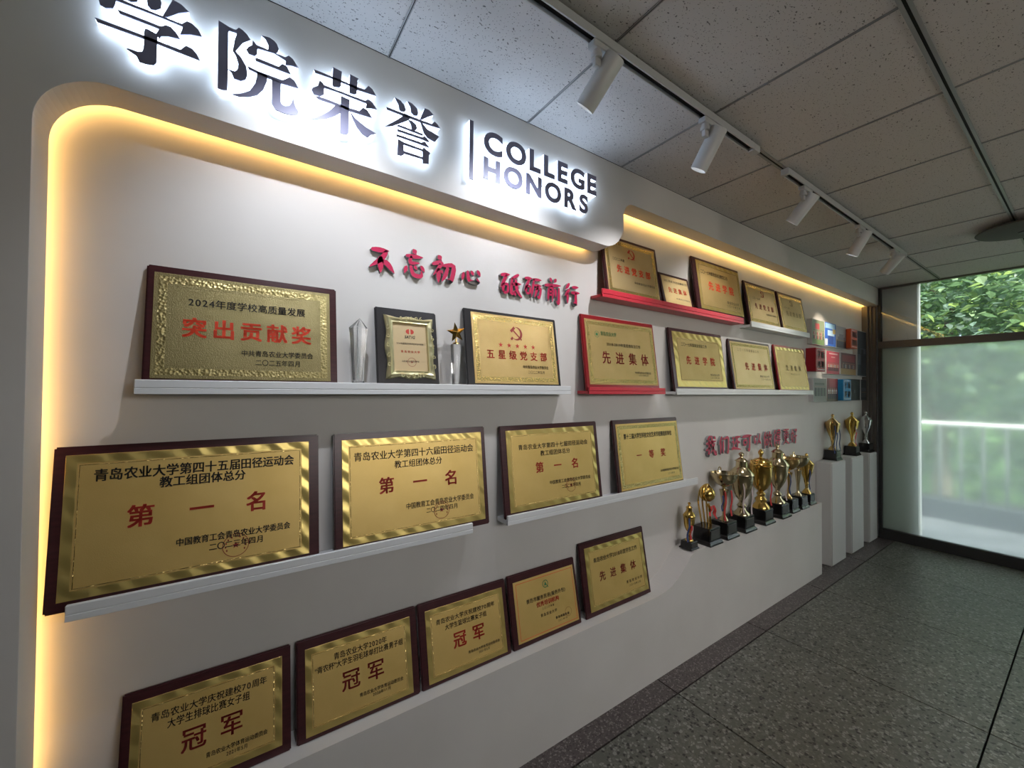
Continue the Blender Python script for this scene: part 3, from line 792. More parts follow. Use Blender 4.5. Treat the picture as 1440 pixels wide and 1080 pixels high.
# ------------------------------------------------------------------ outdoors
m_conc = mat('pale_terrace_concrete', (0.26, 0.27, 0.29), 0.8)
noise_mix(m_conc, (0.20, 0.21, 0.23), (0.32, 0.33, 0.35), 3, 0.3, 0.7)
m_lawn = mat('lawn', (0.10, 0.24, 0.05), 0.9)
noise_mix(m_lawn, (0.07, 0.18, 0.05), (0.20, 0.36, 0.10), 1.2, 0.35, 0.65)
m_rail = mat('white_railing_paint', (0.85, 0.86, 0.88), 0.35)
bm = bmesh.new(); box(bm, XE + 0.03, 7.5, -6, 0.6, -0.12, -0.004)
struct(finish('terrace', bm, m_conc))
bm = bmesh.new(); box(bm, 7.36, 7.52, -6, 0.6, -0.1, 0.23)
struct(finish('terrace_kerb', bm, mat('dark_kerb', (0.10, 0.11, 0.13), 0.8)))
bm = bmesh.new(); box(bm, 7.5, 40, -25, 14, -0.9, -0.5)
struct(finish('lawn', bm, m_lawn))
bm = bmesh.new(); box(bm, XE + 0.03, 5.98, -0.31, 0.25, -0.1, 3.1, bev=0.01)
struct(finish('wall_outside', bm, mat('pale_grey_render', (0.86, 0.86, 0.85), 0.8)))
rail = thing('balcony_railing', 'white railing standing outside behind the frosted pane', 'railing', (7.4, -2.6, 0.23))
bm = bmesh.new(); tube(bm, [(0, -3.3, 0.97), (0, 2.9, 0.97)], 0.026, 10); finish('top_rail', bm, m_rail, rail, True)
bm = bmesh.new(); box(bm, -0.014, 0.014, -0.014, 0.014, 0, 0.97)
m_bal = mat('grey_baluster_paint', (0.16, 0.18, 0.19), 0.5)
first = finish('baluster', bm, m_bal, rail); first.location = (0, -3.2, 0)
for k in range(1, 34):
    share('baluster', first.data, rail, (0, -3.2 + 0.18 * k, 0))

def leafmat(name, col, tr):
    m = bpy.data.materials.new(name); m.use_nodes = True
    t = m.node_tree; t.nodes.clear()
    o = t.nodes.new('ShaderNodeOutputMaterial'); mixs = t.nodes.new('ShaderNodeMixShader')
    d = t.nodes.new('ShaderNodeBsdfPrincipled'); d.inputs['Roughness'].default_value = 0.42
    tl = t.nodes.new('ShaderNodeBsdfTranslucent')
    oi = t.nodes.new('ShaderNodeTexNoise'); oi.inputs['Scale'].default_value = 2.3
    gm = t.nodes.new('ShaderNodeNewGeometry'); t.links.new(gm.outputs['Position'], oi.inputs['Vector'])
    r = t.nodes.new('ShaderNodeValToRGB')
    r.color_ramp.elements[0].position = 0.35; r.color_ramp.elements[1].position = 0.68
    r.color_ramp.elements[0].color = (*[c * 0.6 for c in col], 1); r.color_ramp.elements[1].color = (*[min(1, c * 1.5) for c in col], 1)
    t.links.new(oi.outputs['Fac'], r.inputs[0]); t.links.new(r.outputs[0], d.inputs['Base Color'])
    tl.inputs['Color'].default_value = (*tr, 1)
    mixs.inputs[0].default_value = 0.40
    t.links.new(d.outputs[0], mixs.inputs[1]); t.links.new(tl.outputs[0], mixs.inputs[2]); t.links.new(mixs.outputs[0], o.inputs[0])
    return m
m_leaf = leafmat('broad_green_leaf', (0.15, 0.225, 0.18), (0.20, 0.35, 0.16))
m_leafy = leafmat('bright_green_leaf', (0.26, 0.38, 0.22), (0.50, 0.68, 0.20))
m_bark = mat('grey_bark', (0.12, 0.10, 0.08), 0.9)
def leaf_cloud(bm, rnd, c, rad, n, s0, s1, mi_prob=0.25):
    for _ in range(n):
        while True:
            p = Vector((rnd.uniform(-1, 1), rnd.uniform(-1, 1), rnd.uniform(-1, 1)))
            if 0.1 < p.length < 1: break
        p = Vector((c[0] + p.x * rad[0], c[1] + p.y * rad[1], c[2] + p.z * rad[2]))
        s = rnd.uniform(s0, s1)
        R_ = Matrix.Rotation(rnd.uniform(0, 2 * PI), 3, 'Z') @ Matrix.Rotation(rnd.uniform(-1.0, 0.5), 3, 'X') @ Matrix.Rotation(rnd.uniform(-0.5, 0.5), 3, 'Y')
        q = [(-0.0, -0.5, 0), (0.38, -0.15, 0.05), (0.30, 0.2, 0.04), (0, 0.62, -0.08), (-0.30, 0.2, 0.04), (-0.38, -0.15, 0.05)]
        vs = [bm.verts.new(p + R_ @ (Vector(a) * s)) for a in q]
        mi = 1 if rnd.random() < mi_prob else 0
        bm.faces.new((vs[0], vs[1], vs[2], vs[3])).material_index = mi
        bm.faces.new((vs[0], vs[3], vs[4], vs[5])).material_index = mi
def tree(name, label, cat, base, h, rad, n, s0, s1, seed, prob):
    rnd = random.Random(seed)
    t = thing(name, label, cat, base)
    b = bmesh.new()
    tube(b, smoothpts([(0, 0, 0), (0.1, 0.05, h * 0.4), (0, -0.1, h * 0.8)], 4), [0.14 - 0.012 * i for i in range(9)], 8)
    finish('trunk', b, m_bark, t, True)
    for k in range(5):
        b = bmesh.new(); a = k * 1.3 + seed
        tube(b, smoothpts([(0, 0, h * (0.3 + 0.08 * k)), (0.5 * rad[0] * math.cos(a), 0.5 * rad[1] * math.sin(a), h * (0.5 + 0.07 * k)), (0.9 * rad[0] * math.cos(a), 0.9 * rad[1] * math.sin(a), h * (0.62 + 0.07 * k))], 4), [0.05 - 0.005 * i for i in range(9)], 6)
        finish('branch', b, m_bark, t, True)
    b = bmesh.new(); leaf_cloud(b, rnd, (0, 0, h * 0.72), rad, n, s0, s1, prob)
    f = finish('foliage', b, [m_leaf, m_leafy], t); f['kind'] = 'stuff'
tree('broadleaf_tree', 'nearest broad-leaved green tree filling the upper clear pane', 'tree', (9.7, 0.1, -0.6), 4.6, (1.15, 2.0, 1.5), 8000, 0.06, 0.17, 3, 0.20)
tree('broadleaf_tree', 'lighter green tree showing between the leaves of the nearest tree', 'tree', (13.6, -0.6, -0.6), 6.0, (1.5, 3.0, 2.2), 5600, 0.14, 0.30, 11, 0.5)
tree('broadleaf_tree', 'distant bright green tree behind the nearer trees outside the window', 'tree', (19.5, -0.8, -0.6), 9.0, (3.2, 6.5, 4.2), 9000, 0.22, 0.5, 23, 0.7)
hd = thing('hedge', 'dark green hedge beyond the white railing behind the frosted glass', 'hedge', (11.4, -3.0, -0.5))
rnd = random.Random(5)
b = bmesh.new(); leaf_cloud(b, rnd, (0, 0, 1.1), (0.4, 6.0, 1.2), 5000, 0.12, 0.26, 0.35)
f = finish('foliage', b, [m_leaf, m_leafy], hd); f['kind'] = 'stuff'
b = bmesh.new()
for k in range(9):
    tube(b, [(0, -5 + k * 1.2, 0), (0.1, -5 + k * 1.2, 1.6)], 0.03, 6)
finish('stem', b, m_bark, hd, True)

# ------------------------------------------------------------------ back-lit sign
SIGN_Y = -0.03
def halo_letter(name, polys, label, cat='letter', group='halo-lit sign letters'):
    t = thing(name, label, cat, (0, 0, 0), group=group)
    x0 = min(p[0] for q in polys for p in q); z0 = min(p[1] for q in polys for p in q)
    t.location = (x0, 0, z0)
    b = bmesh.new()
    for q in polys:
        prism_xz(b, [(p[0] - x0, p[1] - z0) for p in q], -0.026, -0.0005)
    finish('acrylic_body', b, m_glow, t)
    b = bmesh.new()
    for q in polys:
        prism_xz(b, [(p[0] - x0, p[1] - z0) for p in q], SIGN_Y, -0.0262)
    finish('face_plate', b, m_face, t)
    return t
for ch, lab in zip('学院荣誉', ('first and largest dark sign character, cut off by the top of the photo', 'second dark sign character with a tall left stem', 'third dark sign character, above the upper left of the red slogan', 'fourth dark sign character, just left of the vertical divider bar')):
    polys = SIGN[ch]
    if ch == '学':
        polys = [[(x, min(z, ZC - 0.012)) for x, z in q] for q in polys]
    halo_letter('sign_character', polys, 'back-lit ' + lab)
halo_letter('divider_bar', [[(0.722, 2.392), (0.738, 2.392), (0.738, 2.622), (0.722, 2.622)]], 'back-lit vertical divider bar between the Chinese and English lettering', 'sign bar', None)
def latin(ch, x0, x1, z0, z1, label):
    """glyph stretched into the box, extruded from its outline"""
    vs, fs, a0, a1, b0, b1 = glyph(ch, -1)
    tx = lambda v: ((v[0] - a0) / (a1 - a0) * (x1 - x0), (v[1] - b0) / (b1 - b0) * (z1 - z0))
    t = thing('sign_letter', label, 'letter', (x0, 0, z0), group='halo-lit sign letters')
    for nm, ya, yb_, m in (('acrylic_body', -0.026, -0.0005, m_glow), ('face_plate', SIGN_Y, -0.0262, m_face)):
        b = bmesh.new()
        P = [tx(v) for v in vs]
        fv = [b.verts.new((p[0], ya, p[1])) for p in P]; bv_ = [b.verts.new((p[0], yb_, p[1])) for p in P]
        cnt = {}
        for f in fs:
            b.faces.new([fv[i] for i in f])
            for i in range(len(f)):
                e = (f[i], f[(i + 1) % len(f)]); cnt[e] = 1
        for (i, j) in list(cnt):
            if (j, i) not in cnt:
                b.faces.new((fv[i], fv[j], bv_[j], bv_[i]))
        finish(nm, b, m, t)
def word(s, x0, x1, z0, z1, gap, row):
    w = [(glyph(c, -1)[3] - glyph(c, -1)[2]) for c in s]
    k = (x1 - x0 - gap * (len(s) - 1)) / sum(w)
    x = x0
    seen = {}
    for i, c in enumerate(s):
        seen[c] = seen.get(c, 0) + 1
        nth = '' if s.count(c) == 1 else ('first ' if seen[c] == 1 else 'second ')
        latin(c, x, x + w[i] * k, z0, z1, 'back-lit %scapital %s in the %s line of the English sign wording' % (nth, c, row))
        x += w[i] * k + gap
word('COLLEGE', 0.785, 1.408, 2.518, 2.611, 0.017, 'upper')
word('HONORS', 0.785, 1.353, 2.414, 2.502, 0.018, 'lower')

# ------------------------------------------------------------------ red slogans (brush strokes)
BR = {
'不': '10,12 75,8:13|70,10 50,45 5,85:12|45,40 46,100:15|55,55 75,65 100,95:14',
'忘': '45,0 55,12:12|12,25 85,22:10|35,25 30,48 70,45:9|12,65 5,88:9|32,60 45,90 80,92 82,75:10|50,58 60,70:8|80,55 95,72:9',
'初': '35,0 45,12:12|10,35 48,25 15,75:10|35,50 35,100:11|45,55 52,65:7|55,35 100,30 90,90 78,85:11|75,38 65,70 50,95:9',
'心': '12,40 5,85:12|32,25 40,85 85,90 80,65:13|50,20 60,45:11|82,10 95,40:12',
'砥': '5,15 42,8:9|28,15 5,65:9|15,50 15,85:8|15,85 35,85:7|35,85 38,50:7|38,50 15,50:7|85,2 55,22:8|55,20 52,85 70,72:8|55,45 95,40:8|72,25 80,70 100,95:9|65,80 72,92:7',
'砺': '5,12 42,8:9|28,15 3,70:9|12,48 12,82:8|12,82 32,82:7|32,82 35,48:7|35,48 12,48:7|50,10 95,8:8|55,10 42,95:8|60,38 95,36:8|65,55 92,52 85,95 75,88:8|78,38 60,95:8',
'前': '35,0 42,14:9|70,0 60,14:9|2,32 98,24:9|25,42 22,92:8|25,42 50,40 48,95:8|27,56 48,54:6|27,70 48,68:6|68,42 68,75:8|88,36 88,98 75,92:9',
'行': '30,0 8,28:10|32,28 3,62:10|20,48 20,95:10|50,15 90,10:9|45,42 98,38:10|74,42 74,98 60,90:11',
'我': '42,2 15,16:9|5,36 95,28:9|30,14 30,92 18,86:9|5,68 48,55:8|55,2 68,60 98,95 98,80:10|85,40 48,85:8|78,6 90,16:8',
'们': '30,2 5,45:10|20,28 20,98:10|45,10 52,20:9|45,28 45,95:9|60,14 92,14 92,95 80,90:10',
'还': '35,10 95,8:9|65,12 35,52:9|64,30 64,75:9|72,38 90,50:8|10,8 20,20:9|5,38 22,38 15,75:9|2,85 25,78 98,92:10',
'可': '2,12 98,8:11|15,35 15,65:8|15,65 48,62:8|48,62 50,35:8|50,35 15,35:8|78,12 76,98 60,90:11',
'以': '12,20 15,75 38,60:10|35,18 48,35:9|80,5 72,50 45,92:10|68,60 95,90:10',
'做': '22,2 3,42:9|14,25 14,98:9|25,25 58,22:8|42,5 42,45:8|28,48 28,80:7|28,80 52,78:7|52,78 52,48:7|52,48 28,48:7|75,2 60,35:8|65,25 98,22:8|90,25 78,65 55,98:8|65,40 98,95:9',
'得': '25,2 5,22:8|28,25 3,55:8|17,42 17,98:9|45,5 45,38:7|45,38 88,38:7|88,38 88,5:7|88,5 45,5:7|45,21 88,21:6|38,50 95,48:7|32,65 98,62:7|78,50 78,98 65,92:9|48,74 56,84:8',
'更': '5,8 95,5:9|20,22 20,58:8|20,58 82,56:8|82,56 82,22:8|82,22 20,22:8|22,39 80,38:7|50,8 48,65 5,98:9|25,62 50,80 98,98:10',
'好': '25,5 8,60 45,95:8|42,28 35,70 3,95:8|2,35 48,28:8|55,12 92,10 75,35:8|75,35 75,95 62,90:9|52,55 98,50:8'}
SL = [('不', 0.390, 0.479, 2.021, 2.108), ('忘', 0.518, 0.605, 2.019, 2.125), ('初', 0.626, 0.728, 2.019, 2.122), ('心', 0.764, 0.858, 2.036, 2.099),
      ('砥', 0.955, 1.073, 2.006, 2.113), ('砺', 1.087, 1.192, 2.018, 2.115), ('前', 1.209, 1.310, 2.011, 2.127), ('行', 1.336, 1.437, 2.018, 2.119),
      ('我', 2.601, 2.734, 1.144, 1.282), ('们', 2.763, 2.900, 1.148, 1.270), ('还', 2.937, 3.068, 1.152, 1.263), ('可', 3.089, 3.228, 1.147, 1.264),
      ('以', 3.258, 3.382, 1.173, 1.264), ('做', 3.419, 3.563, 1.139, 1.269), ('得', 3.589, 3.722, 1.140, 1.277), ('更', 3.764, 3.883, 1.144, 1.275), ('好', 3.912, 4.036, 1.145, 1.270)]
ORD = ['first', 'second', 'third', 'fourth', 'fifth', 'sixth', 'seventh', 'eighth', 'ninth']
for i, (ch, x0, x1, z0, z1) in enumerate(SL):
    row = 'upper red slogan over the crystal trophies' if i < 8 else 'lower red slogan over the row of cups'
    k = i if i < 8 else i - 8
    b = bmesh.new()
    for st in BR[ch].split('|'):
        ps, w = st.split(':')
        pts = [tuple(float(c) for c in p.split(',')) for p in ps.split()]
        pts = [(p[0] / 100 * (x1 - x0), (1 - p[1] / 100) * (z1 - z0)) for p in pts]
        poly = ribbon_poly(pts, float(w) / 100 * 0.5 * ((x1 - x0) + (z1 - z0)) * 1.45)
        prism_xz(b, [(p.x, p.y) for p in poly], 0.112 - YW, -0.0005, 0, 1)
    o = finish('slogan_character', b, [m_slogan, m_slogside], None, False, (x0, YW, z0))
    tag(o, '%s raised red brush character of the %s' % (ORD[k], row), 'letter', 'raised red slogan characters')

# ------------------------------------------------------------------ picture ledges
def ledge(x0, x1, zb, zt, zl, m, label):
    t = thing('picture_ledge', label, 'shelf', (x0, YW, zb))
    b = bmesh.new(); box(b, 0, x1 - x0, 0.0455 - YW, 0, 0, zt - zb, bev=0.0015); finish('shelf_board', b, m, t)
    b = bmesh.new(); box(b, 0, x1 - x0, 0.045 - YW - 0.0005, 0.056 - YW, 0.0165, zl - zb, bev=0.002)
    box(b, 0.0, x1 - x0, 0.0445 - YW, 0.056 - YW, -0.0005, 0.0158, bev=0.001)
    finish('front_lip', b, m, t)
ledge(-0.226, 1.320, 1.566, 1.583, 1.605, m_shelf, 'long white picture ledge under the green-gold plaque and the crystal trophies')
ledge(-0.342, 0.793, 1.006, 1.0245, 1.046, m_shelf, 'white picture ledge in the third row under the two largest plaques on the left')
ledge(0.962, 2.397, 1.004, 1.0245, 1.044, m_shelf, 'white picture ledge in the third row left of the trophies')
ledge(1.533, 2.972, 2.067, 2.0825, 2.110, m_redshelf, 'long red picture ledge of the top row')
ledge(1.442, 2.062, 1.567, 1.583, 1.602, m_redshelf, 'short red picture ledge under a single red-framed plaque')
ledge(3.085, 4.122, 2.060, 2.0775, 2.100, m_shelf, 'white picture ledge of the top row right of the red one')
ledge(2.174, 4.195, 1.564, 1.582, 1.601, m_shelf, 'white picture ledge in the second row below the top row plaques')

# ------------------------------------------------------------------ plaques
def emblem_bm(u, v, s):
    """crossed hammer and sickle"""
    b = bmesh.new()
    n = 18
    out, inn = [], []
    for i in range(n + 1):
        a = math.radians(100 - 235 * i / n)
        out.append((u + 0.02 * s + s * 0.5 * math.cos(a), v + s * 0.5 * math.sin(a)))
        w = 0.5 - 0.15 * math.sin(PI * i / n) - 0.02
        inn.append((u + 0.0 * s + s * w * math.cos(a), v + s * w * math.sin(a)))
    flat(b, out + inn[::-1])
    def bar(x0, y0, x1, y1, w):
        d = Vector((x1 - x0, y1 - y0)).normalized(); nx, ny = -d.y * w / 2, d.x * w / 2
        flat(b, [(u + s * (x0 + nx), v + s * (y0 + ny)), (u + s * (x1 + nx), v + s * (y1 + ny)), (u + s * (x1 - nx), v + s * (y1 - ny)), (u + s * (x0 - nx), v + s * (y0 - ny))])
    bar(-0.30, 0.26, 0.42, -0.46, 0.11)
    bar(-0.48, 0.12, -0.14, 0.46, 0.20)
    bar(-0.34, -0.30, -0.50, -0.48, 0.16)
    return b
def flat(b, poly, z=0.0):
    for t in tessellate_polygon([[Vector((p[0], p[1], 0)) for p in poly]]):
        try:
            b.faces.new([b.verts.new((poly[i][0], poly[i][1], z)) for i in t])
        except ValueError:
            pass
def star_poly(u, v, r, rin=0.4, n=5, a0=90):
    return [(u + (r if i % 2 == 0 else r * rin) * math.cos(math.radians(a0 + 180 / n * i)), v + (r if i % 2 == 0 else r * rin) * math.sin(math.radians(a0 + 180 / n * i))) for i in range(2 * n)]
def ring(b, u, v, r, w, n=36):
    for i in range(n):
        a, c = 2 * PI * i / n, 2 * PI * (i + 1) / n
        vs = [b.verts.new((u + q * math.cos(t), v + q * math.sin(t), 0)) for q, t in ((r, a), (r, c), (r - w, c), (r - w, a))]
        b.faces.new(vs)
def frame_ring(b, x0, x1, y0, y1, w, z0, z1, mi=0):
    for a in ((x0, x1, y0, y0 + w), (x0, x1, y1 - w, y1), (x0, x0 + w, y0 + w, y1 - w), (x1 - w, x1, y0 + w, y1 - w)):
        box(b, *a, z0, z1, mi=mi)
PT = 0.013
def plaque(key, label, board=None, plate=None, border='emb', bw=0.026):
    x0, x1, yb, yt, zb, zt, mg, lines = PLAQ[key]
    W = x1 - x0
    H = math.hypot(yt - yb, zt - zb)
    t = thing('award_plaque', label, 'plaque', (x0, yb, zb), (math.atan2(zt - zb, yt - yb), 0, 0), 'brass award plaques leaning on the wall')
    b = bmesh.new()
    box(b, 0, W, 0, H, -PT, -0.0005, bev=0.004, seg=2)
    finish('wooden_board', b, board or m_board, t)
    l, r, bo, to = mg
    b = bmesh.new(); box(b, l, W - r, bo, H - to, -0.0006, 0.0012, bev=0.0005)
    pl = finish('metal_plate', b, plate or m_gold, t)
    if border == 'emb':
        b = bmesh.new()
        i0 = 0.010
        frame_ring(b, l + i0, W - r - i0, bo + i0, H - to - i0, bw * 0.75, 0.0011, 0.0015)
        finish('embossed_border', b, m_embgreen if plate is m_goldgreen else m_goldembs, pl)
        b = bmesh.new(); frame_ring(b, l + i0 + bw, W - r - i0 - bw, bo + i0 + bw, H - to - i0 - bw, 0.0014, 0.0012, 0.0018)
        frame_ring(b, l + 0.004, W - r - 0.004, bo + 0.004, H - to - 0.004, 0.0014, 0.0012, 0.0018)
        finish('border_line', b, plate or m_gold, pl)
    elif border == 'scallop':
        b = bmesh.new()
        frame_ring(b, l + 0.001, W - r - 0.001, bo + 0.001, H - to - 0.001, bw * 0.8, 0.0011, 0.0016)
        finish('scalloped_edge', b, m_scallop, pl)
        b = bmesh.new(); frame_ring(b, l + bw, W - r - bw, bo + bw, H - to - bw, 0.0016, 0.0012, 0.0020)
        finish('border_line', b, m_goldembs, pl)
    for s, u0, u1, v, h, c in lines:
        bold = {'k': 0.010, 'K': 0.024, 'R': 0.026, 'o': 0.03, 'r': 0.026, 'd': 0.018, 'b': 0.010, 'g': 0.015, 'I': 0.03}[c]
        if c in 'Rord' and h > 0.034:
            cwid = h * 1.04
            for q, chh in enumerate(s):
                uc = u0 + cwid / 2 + (u1 - u0 - cwid) * q / max(1, len(s) - 1)
                b = text_bm(chh, uc - cwid / 2, uc + cwid / 2, v, h, bold)
                for vv in b.verts: vv.co.z = 0.0024
                finish('title_character', b, INK[c], pl)
            continue
        b = text_bm(s, u0, u1, v, h, bold)
        for vv in b.verts:
            vv.co.z = 0.0024
            if c == 'I': vv.co.x += (vv.co.y - v) * 0.25
        finish('lettering', b, INK[c], pl)
    return t, pl, W, H
def print_on(pl, b, ink, nm='emblem'):
    for v in b.verts: v.co.z = 0.0023
    return finish(nm, b, INK[ink], pl)
def seal(pl, u, v, r):
    b = bmesh.new(); ring(b, u, v, r, r * 0.05, 40); flat(b, star_poly(u, v, r * 0.30))
    for k in range(11):
        a = math.radians(210 - 24 * k)
        cx_, cy_ = u + r * 0.76 * math.cos(a), v + r * 0.76 * math.sin(a)
        flat(b, [(cx_ - r * 0.05, cy_ - r * 0.08), (cx_ + r * 0.05, cy_ - r * 0.08), (cx_ + r * 0.05, cy_ + r * 0.08), (cx_ - r * 0.05, cy_ + r * 0.08)])
    print_on(pl, b, 'd', 'round_seal')

_, p_, _, _ = plaque('A', 'maroon framed plaque with greenish gold plate and orange title, leftmost on the long white ledge', plate=m_goldgreen)
_, p_, _, _ = plaque('C', 'black framed gold plaque with hammer and sickle and five red stars', board=m_blackboard, plate=m_goldspark)
print_on(p_, emblem_bm(0.2623, 0.2601, 0.062), 'd')
b = bmesh.new()
for k in range(5):
    flat(b, star_poly(0.1731 + (0.3509 - 0.1731) * k / 4, 0.2025, 0.0125))
print_on(p_, b, 'r', 'star_row')
_, p_, _, _ = plaque('D', 'dark gold plaque with round seal, far left of the third row', border='scallop')
seal(p_, 0.3864, 0.0914, 0.033)
_, p_, _, _ = plaque('E', 'gold plaque in the third row overhanging the right end of its ledge', border='scallop')
seal(p_, 0.3908, 0.0894, 0.033)
_, p_, _, _ = plaque('F', 'bright gold plaque in the third row, third from left, with red title and faint seal', border='scallop')
seal(p_, 0.391, 0.1006, 0.032)
plaque('G', 'gold plaque nearest the row of cups in the third row, small red three-character title', border='emb')
plaque('H1', 'dark gold plaque cut off by the bottom of the photo, leftmost of the lowest row', border='scallop', bw=0.022)
plaque('H2', 'gold plaque second from left in the lowest row, with quoted event name', border='scallop', bw=0.022)
plaque('H3', 'gold plaque third from left in the lowest row, red two-character title', border='scallop', bw=0.022)
_, p_, W_, H_ = plaque('H4', 'gold plaque with thin orange outline and small green ring logo in the lowest row', border=None)
b = bmesh.new()
for (a, c, d, e) in ((0.040, 0.377, 0.0305, 0.0325), (0.040, 0.377, 0.2610, 0.2630), (0.040, 0.042, 0.0325, 0.2610), (0.375, 0.377, 0.0325, 0.2610)):
    flat(b, [(a, d), (c, d), (c, e), (a, e)])
print_on(p_, b, 'o', 'orange_outline')
b = bmesh.new(); ring(b, 0.2071, 0.228, 0.017, 0.0035); flat(b, [(0.199, 0.221), (0.216, 0.221), (0.2071, 0.239)]); flat(b, [(0.214, 0.219), (0.221, 0.209), (0.223, 0.213), (0.218, 0.221)])
print_on(p_, b, 'g', 'ring_logo')
b = bmesh.new(); ring(b, 0.325, 0.075, 0.020, 0.001); print_on(p_, b, 'd', 'round_seal')
plaque('H5', 'dull gold plaque at the right end of the lowest row beside the curved ledge', border='scallop')
_, p_, _, _ = plaque('R1', 'pale gold plaque with hammer and sickle, leftmost on the red top ledge', plate=m_goldpale)
print_on(p_, emblem_bm(0.2357, 0.2722, 0.058), 'r')
plaque('R2', 'smallest gold plaque, between two bigger ones on the red top ledge', plate=m_goldpale, border=None)
plaque('R3', 'tall gold plaque at the right end of the red top ledge', plate=m_goldspark, border='scallop')
_, p_, _, _ = plaque('R4', 'gold plaque with hammer and sickle, left one on the white top ledge', plate=m_goldpale)
print_on(p_, emblem_bm(0.2672, 0.2675, 0.052), 'd')
_, p_, _, _ = plaque('R5', 'faded gold plaque with hammer and sickle, right one on the white top ledge', plate=m_goldpale)
print_on(p_, emblem_bm(0.2456, 0.2632, 0.052), 'b')
_, p_, _, _ = plaque('S1', 'red framed gold plaque standing alone on the short red ledge', board=m_redboard, plate=m_goldspark)
b = bmesh.new(); ring(b, 0.1059, 0.3015, 0.017, 0.002); flat(b, star_poly(0.1059, 0.3015, 0.011, 0.6, 6)); print_on(p_, b, 'g', 'ring_logo')
plaque('S2', 'bright yellow gold plaque with glinting scalloped border right of the short red ledge', plate=m_goldspark, border='scallop', bw=0.045)
plaque('S3', 'brownish gold plaque second from right in the second row', plate=m_goldpale)
plaque('S4', 'faded olive gold plaque at the right end of the second row', board=m_redboard, plate=m_goldspark, border='scallop')

# framed certificate with ornate gold frame
t, pl, W, H = plaque('B', 'black board with a small ornate pale gold frame around a certificate', board=m_blackboard, plate=m_goldpale, border=None)
for c in list(pl.children):
    for v in c.data.vertices: v.co.z += 0.0035
# the plate becomes the certificate sheet
b = bmesh.new(); box(b, 0.058, 0.196, 0.068, 0.258, 0.0, 0.0052)
pl.data.materials.clear(); pl.data.materials.append(mat('certificate_sheet', (0.55, 0.42, 0.24), 0.4, 0.35))
me = pl.data; me.clear_geometry(); b.to_mesh(me); b.free(); pl.name = 'certificate'
b = bmesh.new()
nn_ = 72
rows = [(0.0, 0.001), (0.004, 0.012), (0.012, 0.017), (0.020, 0.012), (0.0255, 0.014), (0.028, 0.006)]
def rim(s, inset):
    # rectangle path with wavy outer edge
    x0_, x1_, y0_, y1_ = 0.034, 0.220, 0.044, 0.281
    per = [(x0_, y0_), (x1_, y0_), (x1_, y1_), (x0_, y1_)]
    k = int(s * 4) % 4; f_ = s * 4 - int(s * 4)
    a, c = per[k], per[(k + 1) % 4]
    x, y = a[0] + (c[0] - a[0]) * f_, a[1] + (c[1] - a[1]) * f_
    cxm, cym = (x0_ + x1_) / 2, (y0_ + y1_) / 2
    wv = 0.004 * math.cos(f_ * 4 * PI) * max(0, 1 - inset / 0.02)
    hx, hy = (x1_ - x0_) / 2, (y1_ - y0_) / 2
    return (cxm + (x - cxm) * (hx - inset + wv) / hx, cym + (y - cym) * (hy - inset + wv) / hy)
R_ = []
for ins, z in rows:
    R_.append([b.verts.new((*rim(i / nn_, ins), z + (0.0012 * math.sin(i * 1.9) if 0.004 < ins < 0.024 else 0))) for i in range(nn_)])
for p, q in zip(R_, R_[1:]):
    for i in range(nn_):
        j = (i + 1) % nn_
        b.faces.new((p[i], p[j], q[j], q[i]))
fr = finish('ornate_frame', b, m_framegold, t, True)
b = bmesh.new()
for k, (fx, fy) in enumerate([(0.04, y) for y in (0.09, 0.125, 0.165, 0.2, 0.235)] + [(0.214, y) for y in (0.09, 0.125, 0.165, 0.2, 0.235)] + [(x, 0.272) for x in (0.09, 0.11, 0.13, 0.15, 0.17)] + [(x, 0.053) for x in (0.09, 0.11, 0.13, 0.15, 0.17)]):
    tube(b, [(fx + 0.007 * math.cos(a * 0.9 + k) * (1 - a / 9), fy + 0.010 * math.sin(a * 0.9 + k) * (1 - a / 9), 0.016) for a in range(8)], 0.0018, 6)
finish('scroll_ornament', b, m_framegold, fr, True)
b = bmesh.new()
for s in (-1, 1):
    poly = [(0.1248 + s * (0.003 + 0.013 * math.sin(PI * i / 10)) + 0.002, 0.2240 + 0.010 * math.cos(PI * i / 10)) for i in range(11)]
    flat(b, poly)
for v in b.verts: v.co.z = 0.0058
finish('red_logo', b, INK['r'], pl)
b = bmesh.new(); ring(b, 0.1291, 0.1052, 0.017, 0.0012); flat(b, star_poly(0.1291, 0.1052, 0.005))
for v in b.verts: v.co.z = 0.0061
finish('round_seal', b, INK['d'], pl)

# ------------------------------------------------------------------ crystal trophies
def prism_taper(bm, n, r0, z0, r1, z1, sx=1, sy=0.6, a0=0.0, mi=0):
    lathe(bm, [(r0, z0), (r1, z1)], n, 0, 0, 0, mi, sx, sy, a0)
t = thing('crystal_trophy', 'clear crystal star column trophy left of the framed certificate', 'trophy', (0.350, 0.083, 1.583))
b = bmesh.new(); prism_taper(b, 8, 0.031, 0, 0.024, 0.022, 1, 0.75, PI / 8); prism_taper(b, 8, 0.022, 0.0225, 0.019, 0.030, 1, 0.8, PI / 8); finish('crystal_foot', b, m_glass, t)
b = bmesh.new()
lv = []
for r_, z_ in ((0.019, 0.031), (0.031, 0.196), (0.034, 0.214)):
    lv.append([b.verts.new((x, y * 0.7, z_)) for x, y in star_poly(0, 0, r_, 0.62, 5, 250)])
ap = b.verts.new((0.002, 0, 0.250))
for p, q in zip(lv, lv[1:]):
    for i in range(10):
        b.faces.new((p[i], p[(i + 1) % 10], q[(i + 1) % 10], q[i]))
for i in range(10):
    b.faces.new((lv[-1][i], lv[-1][(i + 1) % 10], ap))
b.faces.new(lv[0][::-1])
finish('crystal_column', b, m_glass, t)
